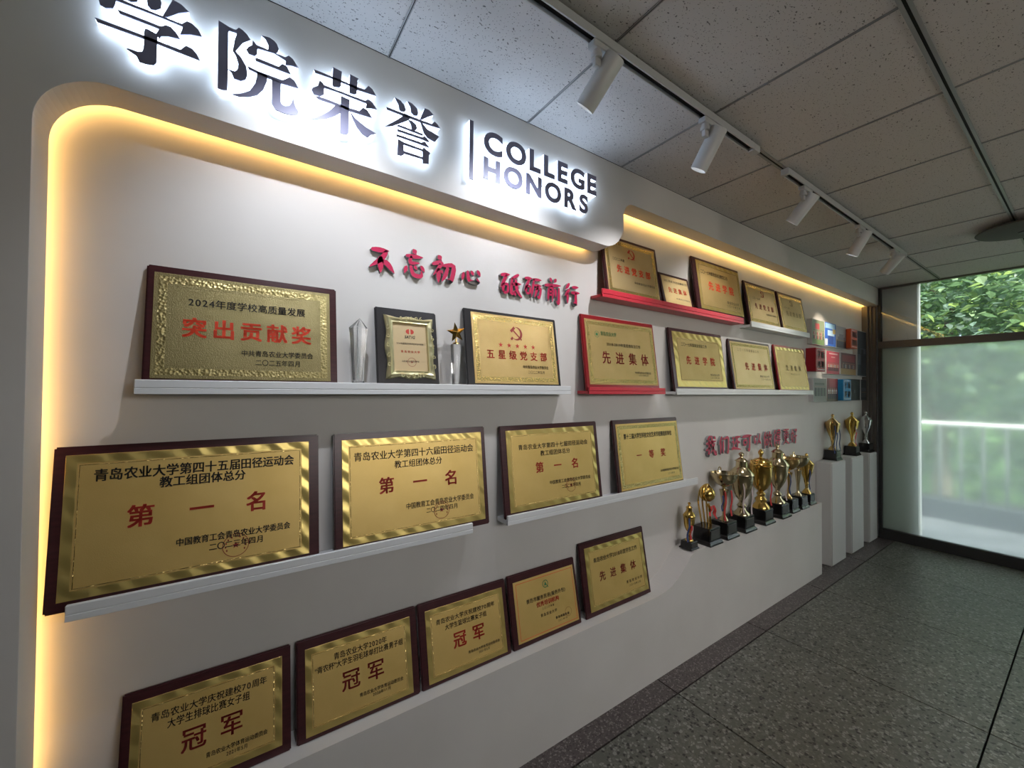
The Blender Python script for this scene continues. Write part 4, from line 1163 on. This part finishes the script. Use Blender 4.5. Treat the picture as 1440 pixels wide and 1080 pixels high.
t = thing('crystal_trophy', 'clear crystal column trophy topped by a golden star', 'trophy', (0.728, 0.083, 1.583))
b = bmesh.new(); prism_taper(b, 8, 0.032, 0, 0.024, 0.022, 1, 0.75, PI / 8); finish('crystal_foot', b, m_glass, t)
b = bmesh.new(); lathe(b, [(0.014, 0.0225), (0.017, 0.06), (0.023, 0.178), (0.021, 0.184)], 16, sy=0.85); finish('crystal_column', b, m_glass, t, True)
b = bmesh.new(); lathe(b, [(0.014, 0.1845), (0.014, 0.190), (0.004, 0.194), (0.004, 0.208)], 14)
finish('gold_collar', b, m_trophy, t, True)
b = bmesh.new()
st = star_poly(0.0, 0.232, 0.042, 0.42, 5, 100)
c1 = b.verts.new((0, -0.014, 0.232)); c2 = b.verts.new((0, 0.014, 0.232)); vs = [b.verts.new((x, 0, z)) for x, z in st]
for i in range(10):
    b.faces.new((vs[i], vs[(i + 1) % 10], c1)); b.faces.new((vs[(i + 1) % 10], vs[i], c2))
finish('golden_star', b, m_trophydk, t)

# ------------------------------------------------------------------ cups
def base_part(t, w, d, h, plate=True):
    b = bmesh.new()
    v0 = [(-w / 2, -d / 2), (w / 2, -d / 2), (w / 2, d / 2), (-w / 2, d / 2)]
    levels = [(1.0, 0), (1.0, h * 0.10), (0.90, h * 0.20), (0.84, h * 0.24), (0.80, h * 0.96), (0.78, h)]
    R_ = [[b.verts.new((x * s, y * s, z)) for x, y in v0] for s, z in levels]
    for p, q in zip(R_, R_[1:]):
        for i in range(4):
            b.faces.new((p[i], p[(i + 1) % 4], q[(i + 1) % 4], q[i]))
    b.faces.new(R_[0][::-1]); b.faces.new(R_[-1])
    o = finish('trophy_base', b, m_base, t)
    if plate:
        b = bmesh.new(); box(b, -w * 0.33, w * 0.33, -d * 0.425, -d * 0.40, h * 0.34, h * 0.86); finish('name_plate', b, m_plateblk, o)
def handle(t, r, z0, z1, zb, s, m, rad=0.004):
    b = bmesh.new()
    tube(b, smoothpts([(s * r * 0.95, 0, z1), (s * r * 1.35, 0, z1 + 0.02), (s * r * 1.55, 0, (z1 * 0.7 + z0 * 0.3)), (s * r * 1.2, 0, z0), (s * r * 0.55, 0, zb)], 6), rad, 8)
    finish('handle', b, m, t, True)
def ribbon(t, x, y, z, L, m, sw=0.0, w=0.006):
    b = bmesh.new()
    pts = smoothpts([(x, y, z), (x + sw * 0.4, y - 0.006, z - L * 0.35), (x + sw * 0.7, y + 0.003, z - L * 0.7), (x + sw, y - 0.004, z - L)], 4)
    vs = [(b.verts.new((p.x - w, p.y, p.z)), b.verts.new((p.x + w, p.y - 0.003, p.z)), b.verts.new((p.x + w, p.y - 0.0015, p.z)), b.verts.new((p.x - w, p.y + 0.0015, p.z))) for p in pts]
    for a, c in zip(vs, vs[1:]):
        for i in range(4):
            b.faces.new((a[i], a[(i + 1) % 4], c[(i + 1) % 4], c[i]))
    b.faces.new(vs[0]); b.faces.new(vs[-1][::-1])
    finish('ribbon', b, m, t)
def cup(label, x, y, z, w, d, hb, H, R, m, kind='lidded', ribs=(), rot=0.0, lidm=None, handles=True):
    """H = total height above the base, R = cup radius"""
    t = thing('trophy_cup', label, 'trophy', (x, y, z), (0, 0, rot), 'award cups')
    base_part(t, w, d, hb)
    b = bmesh.new()
    if kind == 'lidded':
        zc = hb + H * 0.74
        prof = [(R * 0.72, hb), (R * 0.70, hb + H * .02), (R * 0.40, hb + H * .07), (R * 0.30, hb + H * .11), (R * 0.42, hb + H * .14), (R * 0.20, hb + H * .19), (R * 0.26, hb + H * .235), (R * 0.40, hb + H * .27),
                (R * 0.70, hb + H * .36), (R * 0.92, hb + H * .47), (R * 0.98, hb + H * .56), (R * 1.0, hb + H * .62), (R * 1.06, hb + H * .63), (R * 1.06, hb + H * .645)]
        lathe(b, prof, 28)
        c = finish('cup_body', b, m, t, True)
        b = bmesh.new()
        zt = hb + H * .646
        lathe(b, [(R * 1.08, zt), (R * 1.06, zt + H * .012), (R * 0.90, zt + H * .05), (R * 0.62, zt + H * .10), (R * 0.50, zt + H * .115), (R * 0.48, zt + H * .20), (R * 0.60, zt + H * .21), (R * 0.36, zt + H * .245),
                  (R * 0.14, zt + H * .265), (R * 0.12, zt + H * .28), (R * 0.26, zt + H * .305), (R * 0.24, zt + H * .33), (R * 0.06, zt + H * .353), (0, zt + H * .354)], 24)
        finish('lid', b, lidm or m, t, True)
        if handles:
            for s in (-1, 1):
                handle(t, R, hb + H * .36, hb + H * .60, hb + H * .26, s, m, R * 0.07)
    elif kind == 'ornate':
        prof = [(R * 0.80, hb), (R * 0.78, hb + H * .03), (R * 0.45, hb + H * .10), (R * 0.55, hb + H * .15), (R * 0.30, hb + H * .20), (R * 0.42, hb + H * .24), (R * 0.24, hb + H * .28), (R * 0.60, hb + H * .34),
                (R * 0.90, hb + H * .44), (R * 1.0, hb + H * .56), (R * 1.02, hb + H * .70), (R * 1.10, hb + H * .71), (R * 1.10, hb + H * .73)]
        lathe(b, prof, 28); finish('cup_body', b, m, t, True)
        b = bmesh.new(); zt = hb + H * .731
        lathe(b, [(R * 1.0, zt), (R * 1.02, zt + H * .02), (R * 0.80, zt + H * .07), (R * 0.45, zt + H * .105), (R * 0.15, zt + H * .12), (R * 0.12, zt + H * .15), (R * 0.24, zt + H * .19), (R * 0.26, zt + H * .215), (R * 0.12, zt + H * .255), (0, zt + H * .268)], 24)
        for k in range(12):
            a = 2 * PI * k / 12
            lathe(b, [(0, -0.008), (0.008, 0), (0, 0.008)], 6, R * 0.86 * math.cos(a), R * 0.86 * math.sin(a), zt + H * .055)
        finish('lid', b, m, t, True)
        for s in (-1, 1):
            handle(t, R, hb + H * .42, hb + H * .68, hb + H * .33, s, m, R * 0.09)
            b = bmesh.new(); lathe(b, [(0, 0), (0.012, 0.008), (0.015, 0.02), (0.006, 0.03), (0.009, 0.04), (0, 0.052)], 10, s * R * 1.35, 0, hb + H * .70)
            finish('handle_figure', b, m, t, True)
    elif kind == 'bowl':
        prof = [(R * 0.34, hb), (R * 0.30, hb + H * .02), (R * 0.13, hb + H * .10), (R * 0.15, hb + H * .30), (R * 0.30, hb + H * .58), (R * 0.36, hb + H * .645), (R * 0.10, hb + H * .66), (R * 0.12, hb + H * .70), (R * 0.45, hb + H * .74), (R * 0.80, hb + H * .82), (R * 0.97, hb + H * .92), (R * 1.0, hb + H),
                (R * 0.96, hb + H), (R * 0.90, hb + H * .92), (R * 0.70, hb + H * .84), (0, hb + H * .80)]
        lathe(b, prof, 30); finish('cup_body', b, m, t, True)
        b = bmesh.new(); tube(b, [(R * 0.93 * math.cos(a / 12 * PI), 0, hb + H + R * 0.40 * math.sin(a / 12 * PI) - 0.004) if False else (R * 0.25 + R * 0.25 * math.cos(a / 12 * PI), R * 0.5, hb + H * 0.98 + R * 0.45 * math.sin(a / 12 * PI)) for a in range(13)], 0.0035, 8)
        finish('loop_handle', b, m, t, True)
    elif kind == 'ball':
        lathe(b, [(0, -R), (R * .5, -R * .87), (R * .87, -R * .5), (R, 0), (R * .87, R * .5), (R * .5, R * .87), (0, R)], 26, 0, 0, hb + H - R * 1.25)
        finish('golden_ball', b, m, t, True)
        for k, (sx_, off) in enumerate(((-1.25, 0.018), (-0.95, 0.0), (-0.65, -0.016))):
            b = bmesh.new()
            tube(b, smoothpts([(0.02 * sx_, off, hb), (R * sx_ * 0.75, off, hb + H * .3), (R * sx_ * 1.1, off, hb + H * .62), (R * sx_ * 0.9, off * 0.6, hb + H * .90), (R * 0.1, 0, hb + H), (R * 0.95, 0, hb + H * .86)], 6), 0.006, 8, flat=0.6)
            finish('curved_arm', b, m, t, True)
        b = bmesh.new(); tube(b, [(0.022, -0.01, hb), (0.02, -0.008, hb + H * .40), (0.012, 0, hb + H * .52)], 0.009, 10); finish('stem', b, m, t, True)
    elif kind == 'vase':
        prof = [(R * 0.6, hb), (R * 0.5, hb + H * .04), (R * 0.16, hb + H * .12), (R * 0.22, hb + H * .16), (R * 0.14, hb + H * .26), (R * 0.40, hb + H * .36), (R * 0.75, hb + H * .52), (R * 0.9, hb + H * .66), (R * 0.98, hb + H * .74), (R * 0.7, hb + H * .79),
                (R * 0.40, hb + H * .84), (R * 0.16, hb + H * .88), (R * 0.14, hb + H * .91), (R * 0.22, hb + H * .94), (R * 0.16, hb + H * .98), (0, hb + H)]
        lathe(b, prof, 24); finish('cup_body', b, m, t, True)
        if handles:
            for s in ((-1, 1) if handles is True else (1,)):
                b = bmesh.new()
                tube(b, smoothpts([(s * R * 0.3, 0, hb + H * .80), (s * R * 1.05, 0, hb + H * .76), (s * R * 1.30, 0, hb + H * .62), (s * R * 0.85, 0, hb + H * .36), (s * R * 0.30, 0, hb + H * .16), (s * R * 0.4, 0, hb + H * .05)], 6), 0.005, 8)
                finish('handle', b, m, t, True)
    for rx, rz, L, mm, sw in ribs:
        ribbon(t, rx, -R * 0.55 if kind != 'bowl' else -R * 0.3, rz, L, mm, sw)
    return t
cz = LED2
cup('smallest golden lidded cup at the left end of the row of cups', 2.318, 0.055, cz, 0.085, 0.085, 0.045, 0.235, 0.034, m_trophydk, 'lidded', ((-0.03, 0.19, 0.14, m_ribblue, -0.02), (-0.012, 0.18, 0.15, m_ribred, 0.004), (-0.004, 0.17, 0.15, m_ribpink, 0.0)))
cup('golden ball trophy with curved arms and red bow, near the left of the cups', 2.500, 0.046, cz, 0.150, 0.135, 0.105, 0.265, 0.050, m_trophydk, 'ball', ((0.02, 0.235, 0.07, m_ribred, 0.02), (0.0, 0.235, 0.06, m_ribred, -0.015), (0.03, 0.235, 0.09, m_ribred, 0.03)))
cup('wide bowl cup with red ribbons, third from left in the row of cups', 2.706, 0.046, cz, 0.150, 0.135, 0.105, 0.315, 0.082, m_silver, 'bowl', ((-0.03, 0.30, 0.19, m_ribred, -0.005), (0.045, 0.30, 0.17, m_ribred, 0.0), (-0.06, 0.28, 0.1, m_ribblue, -0.01)))
cup('tall champagne lidded cup standing fourth from left in the row of cups', 2.940, 0.046, cz, 0.155, 0.14, 0.105, 0.435, 0.074, m_silver, 'lidded', ((-0.055, 0.33, 0.20, m_ribpink, 0.0), (0.06, 0.30, 0.22, m_ribpink, 0.0)))
cup('yellow golden cup with ornate domed lid and figured handles, middle of the row of cups', 3.225, 0.046, cz, 0.155, 0.14, 0.105, 0.435, 0.073, m_trophydk, 'ornate', ((0.065, 0.30, 0.18, m_ribred, 0.0),))
cup('tall champagne lidded cup just right of the yellow ornate cup', 3.495, 0.046, cz, 0.155, 0.14, 0.105, 0.455, 0.074, m_silver, 'lidded', ((0.05, 0.30, 0.18, m_ribpink, 0.0),))
cup('bronze-toned bowl on a slender stem right of the tall champagne cups', 3.715, 0.055, cz, 0.135, 0.12, 0.105, 0.320, 0.080, m_trophy, 'bowl', ((-0.035, 0.30, 0.16, m_ribblue, 0.0),))
cup('golden bowl on a slender stem, second from the window end of the row of cups', 3.905, 0.058, cz, 0.140, 0.12, 0.100, 0.325, 0.080, m_silver, 'bowl', ())
cup('golden vase cup with navy ribbon at the window end of the row of cups', 4.100, 0.066, cz, 0.120, 0.11, 0.090, 0.345, 0.058, m_trophydk, 'vase', ((-0.03, 0.33, 0.2, m_ribblue, 0.0),))

# pedestals and their cups
m_ped = mat('white_pedestal_paint', (0.60, 0.59, 0.58), 0.6)
for x0, x1, lab in ((4.480, 4.830, 'white wall pedestal nearest the camera, next to the end of the low ledge wall'),
                    (5.000, 5.340, 'middle one of the three white wall pedestals'),
                    (5.530, 5.782, 'white wall pedestal closest to the window')):
    b = bmesh.new(); box(b, 0, x1 - x0, -0.128, -0.0005, 0.0, 0.940, bev=0.008, seg=3)
    tag(finish('pedestal', b, m_ped, None, True, (x0, YW, 0)), lab, 'pedestal', 'white wall pedestals')
cup('golden lidded cup with dark ribbons on the pedestal nearest the camera', 4.725, 0.072, 0.940, 0.145, 0.112, 0.095, 0.345, 0.062, m_trophy, 'vase', ((-0.05, 0.33, 0.26, m_ribblue, -0.02), (-0.01, 0.31, 0.24, m_ribblue, 0.0), (0.05, 0.30, 0.22, m_ribblue, 0.03)))
cup('golden cup with a pale ribbon on the middle pedestal', 5.255, 0.072, 0.940, 0.145, 0.112, 0.095, 0.350, 0.062, m_trophydk, 'vase', ((-0.035, 0.34, 0.24, m_ribpink, 0.03), (-0.02, 0.30, 0.2, m_ribred, 0.01)))
cup('silvery cup with one long curved handle on the pedestal by the window', 5.690, 0.072, 0.940, 0.145, 0.112, 0.095, 0.345, 0.058, m_chrome, 'vase', (), handles='one')

# ------------------------------------------------------------------ photo panels
PM = {}
def pm(col, rough=0.45):
    k = tuple(round(c, 3) for c in col)
    if k not in PM:
        PM[k] = mat('photo_print', col, rough)
    return PM[k]
def panel(x0, x1, z0, z1, label, bg, rects=(), people=(), yf=0.092, edge=(0.55, 0.55, 0.55), grp='photo panels beside the window'):
    t = thing('photo_panel', label, 'photo panel', (x0, YW, z0), group=grp)
    w, h = x1 - x0, z1 - z0
    b = bmesh.new(); box(b, 0, w, yf - YW, -0.001, 0, h, bev=0.001); finish('panel_body', b, pm(edge), t)
    d = yf - YW
    bms = {}
    def add(col, poly, k):
        if col not in bms: bms[col] = bmesh.new()
        bb = bms[col]
        vs = [bb.verts.new((p[0] * w, d - 0.0006 - 0.0002 * k, p[1] * h)) for p in poly]
        bb.faces.new(vs)
    add(bg, [(0.01, 0.01), (0.99, 0.01), (0.99, 0.99), (0.01, 0.99)], 0)
    for k, (col, a0, a1, b0, b1) in enumerate(rects):
        add(col, [(a0, b0), (a1, b0), (a1, b1), (a0, b1)], 1 + k * 0.3)
    rnd = random.Random(int(x0 * 1000))
    for (y, n, cols, s) in people:
        for k in range(n):
            x = 0.08 + 0.84 * (k + 0.5) / n + rnd.uniform(-.01, .01)
            c = cols[k % len(cols)]
            hw = 0.36 * 0.84 / n
            add(c, [(x - hw, y - s), (x + hw, y - s), (x + hw * 1.0, y - 0.02), (x + hw * 0.4, y), (x - hw * 0.4, y), (x - hw, y - 0.02)], 4)
            add((0.45, 0.28, 0.2), [(x + hw * 0.55 * math.cos(a * PI / 4), y + 0.045 + 0.035 * math.sin(a * PI / 4)) for a in range(8)], 5)
            add((0.02, 0.02, 0.02), [(x + hw * 0.6 * math.cos(a * PI / 5), y + 0.058 + 0.03 * math.sin(a * PI / 5)) for a in range(6)], 5.5)
    for col, bb in bms.items():
        finish('photo_print', bb, pm(col), t)
    return t
WH, DK, RD = (0.6, 0.6, 0.6), (0.02, 0.02, 0.03), (0.40, 0.02, 0.03)
panel(4.300, 4.590, 2.025, 2.256, 'group photo with red flag and green background, top left of the panel wall', (0.20, 0.24, 0.14), (((0.42, 0.05, 0.05), 0.25, 0.6, 0.62, 0.85), ((0.12, 0.2, 0.06), 0.02, 0.98, 0.02, 0.28)), ((0.50, 9, (RD, (0.5, 0.3, 0.3), (0.15, 0.2, 0.1)), 0.12), (0.36, 10, (DK, RD, (0.4, 0.35, 0.3)), 0.14)))
panel(4.600, 4.885, 2.030, 2.258, 'bright blue photo panel with white building shapes in the top row', (0.02, 0.12, 0.55), (((0.35, 0.6, 0.85), 0.05, 0.9, 0.75, 0.96), ((0.5, 0.7, 0.9), 0.25, 0.85, 0.45, 0.68), ((0.6, 0.42, 0.1), 0.7, 0.95, 0.55, 0.75), ((0.01, 0.05, 0.3), 0.3, 0.75, 0.1, 0.45), ((0.7, 0.75, 0.8), 0.03, 0.25, 0.03, 0.3)), ())
panel(4.895, 5.165, 2.030, 2.250, 'grey photo panel of a bare tree over a lake in the top row', (0.33, 0.31, 0.32), (((0.20, 0.15, 0.08), 0.01, 0.99, 0.32, 0.38), ((0.03, 0.03, 0.05), 0.01, 0.99, 0.02, 0.32), ((0.14, 0.13, 0.14), 0.15, 0.85, 0.38, 0.52), ((0.17, 0.16, 0.17), 0.28, 0.72, 0.5, 0.64)), ())
panel(5.500, 5.782, 1.762, 2.257, 'tall dark blue-grey photo panel in the upper right corner by the window', (0.035, 0.045, 0.06), (((0.10, 0.12, 0.14), 0.05, 0.55, 0.25, 0.48), ((0.12, 0.14, 0.16), 0.35, 0.95, 0.5, 0.62), ((0.02, 0.02, 0.03), 0.4, 0.7, 0.05, 0.6)), ())
panel(4.640, 4.975, 1.762, 1.985, 'red stage group photo panel in the middle row', (0.45, 0.03, 0.06), (((0.65, 0.4, 0.4), 0.2, 0.85, 0.86, 0.92), ((0.6, 0.3, 0.3), 0.35, 0.65, 0.72, 0.77), ((0.30, 0.03, 0.05), 0.01, 0.99, 0.02, 0.2)), ((0.42, 9, (WH, (0.6, 0.35, 0.15), WH), 0.12), (0.30, 9, (DK,), 0.16)))
panel(5.010, 5.455, 1.765, 1.990, 'dark red stage group photo panel with wooden floor in the middle row', (0.10, 0.02, 0.025), (((0.32, 0.20, 0.07), 0.01, 0.99, 0.02, 0.28), ((0.20, 0.02, 0.03), 0.1, 0.9, 0.6, 0.9)), ((0.48, 10, ((0.3, 0.15, 0.12), DK, (0.3, 0.3, 0.3)), 0.18),))
panel(4.330, 4.632, 1.497, 1.715, 'pale group photo of standing people, lower left of the panel wall', (0.24, 0.24, 0.22), (((0.1, 0.11, 0.1), 0.1, 0.85, 0.72, 0.80),), ((0.60, 7, (DK, (0.08, 0.1, 0.08)), 0.36),))
panel(4.645, 4.932, 1.495, 1.722, 'photo panel of people in white shirts before a red curtain in the bottom row', (0.14, 0.025, 0.03), (((0.25, 0.03, 0.04), 0.25, 0.95, 0.6, 0.98), ((0.10, 0.06, 0.03), 0.01, 0.99, 0.02, 0.2)), ((0.52, 5, (WH, (0.5, 0.45, 0.4)), 0.18), (0.34, 5, (DK,), 0.22)))
panel(5.200, 5.585, 1.500, 1.728, 'nearly black photo panel right of the blue sign box', (0.02, 0.025, 0.03), (((0.15, 0.15, 0.16), 0.52, 0.58, 0.35, 0.5),), ())
panel(5.605, 5.782, 1.500, 1.728, 'dark photo panel at the lower right corner by the window', (0.03, 0.035, 0.045), (((0.07, 0.08, 0.1), 0.1, 0.9, 0.45, 0.6),), ((0.35, 4, ((0.07, 0.07, 0.08),), 0.2),))
def sign_box(x0, x1, z0, z1, col, txt, label):
    t = thing('sign_box', label, 'sign box', (x0, YW, z0), group='raised boxes with white framed characters')
    w, h = x1 - x0, z1 - z0
    b = bmesh.new(); box(b, 0, w, 0.05 - YW, -0.0005, 0, h, bev=0.002)
    finish('box_body', b, mat('sign_box_paint', col, 0.4), t)
    d = 0.05 - YW
    b = bmesh.new()
    a0, a1, c0, c1, r, lw = 0.08 * w, 0.95 * w, 0.06 * h, 0.94 * h, 0.02, 0.005
    def rr(i):
        P = []
        for (cx_, cy_, s) in ((a1 - r, c1 - r, 0), (a0 + r, c1 - r, 90), (a0 + r, c0 + r, 180), (a1 - r, c0 + r, 270)):
            for k in range(5):
                a = math.radians(s + 22.5 * k); P.append((cx_ + (r - i) * math.cos(a), cy_ + (r - i) * math.sin(a)))
        return P
    P, Q = rr(0), rr(lw)
    n = len(P)
    pv = [b.verts.new((p[0], d - 0.0025, p[1])) for p in P]; qv = [b.verts.new((p[0], d - 0.0025, p[1])) for p in Q]
    for i in range(n):
        b.faces.new((pv[i], pv[(i + 1) % n], qv[(i + 1) % n], qv[i]))
    finish('white_outline', b, pm((0.62, 0.62, 0.60)), t)
    b = bmesh.new()
    for row, s in enumerate(txt):
        g = text_bm(s, a0 + 0.016, a1 - 0.016, h * (0.71 if row == 0 else 0.29), h * 0.30, 0.03)
        for v in g.verts: v.co = Vector((v.co.x, d - 0.0028, v.co.y))
        merge(b, g); g.free()
    finish('lettering', b, pm((0.62, 0.62, 0.60)), t)
sign_box(5.160, 5.345, 2.040, 2.238, (0.62, 0.10, 0.03), ('和谐', '团结'), 'orange raised box with white characters in the top row of the panel wall')
sign_box(4.268, 4.480, 1.775, 1.985, (0.36, 0.012, 0.025), ('不断', '进取'), 'dark red raised box with white characters at the left of the middle row')
sign_box(4.935, 5.155, 1.505, 1.715, (0.01, 0.22, 0.50), ('不断', '突破'), 'blue raised box with white characters in the bottom row')

# ------------------------------------------------------------------ track lighting
ZT = ZC - 0.004
def track(x0, x1, label):
    t = thing('lighting_track', label, 'track', (x0, -0.478, ZT))
    L = x1 - x0
    b = bmesh.new()
    box(b, 0, L, -0.018, -0.0115, -0.030, -0.0002, bev=0.001); box(b, 0, L, 0.0115, 0.018, -0.030, -0.0002, bev=0.001)
    finish('track_rail', b, m_track, t)
    b = bmesh.new(); box(b, 0.001, L - 0.001, -0.0113, 0.0113, -0.016, -0.0003); finish('track_slot', b, m_dark, t)
    for xx in (-0.022, L):
        b = bmesh.new(); box(b, xx, xx + 0.022 if xx < 0 else xx + 0.05, -0.0185, 0.0185, -0.032, -0.0002, bev=0.002); finish('end_cap', b, m_track, t)
track(-1.0, 1.955, 'near white lighting track with a black slot, running over the sign')
track(2.330, 4.470, 'far white lighting track with a black slot, ending before the window')
def spot(x, d, label, energy, col, R=0.034, L=0.165, blend=1.0, ang=92):
    t = thing('track_spotlight', label, 'spotlight', (x, -0.478, ZT - 0.0305), group='white cylinder track spotlights')
    b = bmesh.new(); box(b, -0.075, 0.035, -0.016, 0.016, -0.022, 0.0, bev=0.003); finish('adaptor', b, m_track, t)
    b = bmesh.new(); lathe(b, [(0.014, -0.0225), (0.014, -0.034), (0.018, -0.035), (0.018, -0.050)], 16, -0.050)
    box(b, -0.062, -0.0355, -0.008, 0.008, -0.075, -0.048, bev=0.002)
    finish('pivot', b, m_track, t, True)
    D = Vector(d).normalized()
    q = Vector((0, 0, 1)).rotation_difference(D).to_matrix()
    o0 = Vector((0.0, -0.022, -0.050)) - D * 0.018
    b = bmesh.new()
    lathe(b, [(0, 0), (R * 0.93, 0), (R, 0.004), (R, L), (R * 0.92, L), (R * 0.88, L - 0.050), (0, L - 0.050)], 32)
    bmesh.ops.transform(b, matrix=Matrix.Translation(o0) @ q.to_4x4(), verts=b.verts)
    finish('lamp_head', b, m_lamp, t, True)
    b = bmesh.new(); lathe(b, [(0, L - 0.0495), (R * 0.80, L - 0.0495), (R * 0.80, L - 0.045), (0, L - 0.043)], 24)
    bmesh.ops.transform(b, matrix=Matrix.Translation(o0) @ q.to_4x4(), verts=b.verts)
    finish('lens', b, m_lens, t, True)
    l = bpy.data.lights.new('spot_beam', 'SPOT')
    l.energy = energy; l.color = col; l.spot_size = math.radians(ang); l.spot_blend = blend; l.shadow_soft_size = 0.009
    lo = bpy.data.objects.new('spot_beam', l); C.objects.link(lo)
    lo.parent = t
    lo.location = o0 + D * (L + 0.004)
    lo.rotation_euler = Vector((0, 0, -1)).rotation_difference(D).to_euler()
CW = (0.86, 0.91, 1.0)
spot(0.210, (0.0, 0.12, -0.13), 'spotlight above the first sign characters, just outside the top of the photo', E_SPOT[0], CW)
spot(0.992, (-0.03, 0.12, -0.125), 'nearest visible spotlight, high above the English lettering', E_SPOT[1], CW)
spot(1.622, (-0.012, 0.09, -0.15), 'second visible spotlight from the left, at the end of the near track', E_SPOT[2], (0.95, 0.95, 1.0))
spot(2.585, (0.0, 0.112, -0.126), 'middle spotlight, first one on the far track', E_SPOT[3], (1.0, 0.96, 0.92))
spot(3.474, (0.0, 0.085, -0.149), 'fourth visible spotlight from the left', E_SPOT[4], (1.0, 0.96, 0.92))
spot(4.260, (0.25, 0.42, -0.40), 'spotlight nearest the window at the end of the far track', E_SPOT[5], (1.0, 0.86, 0.68), ang=42)

# round ceiling fittings
t = thing('ceiling_lamp', 'large round unlit dish lamp on the ceiling at the right edge near the window', 'ceiling lamp', (4.37, -1.12, ZC - 0.004))
m_dish = mat('grey_dish_lamp', (0.07, 0.065, 0.06), 0.7)
b = bmesh.new(); lathe(b, [(0.11, 0), (0.13, -0.02), (0.235, -0.030), (0.240, -0.036), (0.235, -0.042), (0.15, -0.055), (0, -0.060)], 48); finish('lamp_dish', b, m_dish, t, True)
b = bmesh.new(); lathe(b, [(0.05, -0.0565), (0.045, -0.064), (0, -0.066)], 24); finish('lamp_button', b, m_sill, t, True)
t = thing('recessed_downlight', 'thin round downlight rim in the ceiling at the top edge of the photo', 'downlight', (1.325, -1.03, ZC))
b = bmesh.new()
n = 40
RR = [(0.070, 0.0), (0.088, -0.001), (0.090, -0.004), (0.084, -0.006), (0.070, -0.003)]
rs = [[b.verts.new((r * math.cos(2 * PI * i / n), r * math.sin(2 * PI * i / n), z)) for i in range(n)] for r, z in RR]
for a, c in zip(rs, rs[1:] + rs[:1]):
    for i in range(n):
        b.faces.new((a[i], a[(i + 1) % n], c[(i + 1) % n], c[i]))
finish('rim', b, m_track, t, True)
b = bmesh.new(); lathe(b, [(0.069, -0.001), (0.069, -0.003), (0, -0.004)], 32); finish('diffuser', b, pm((0.5, 0.5, 0.5)), t)
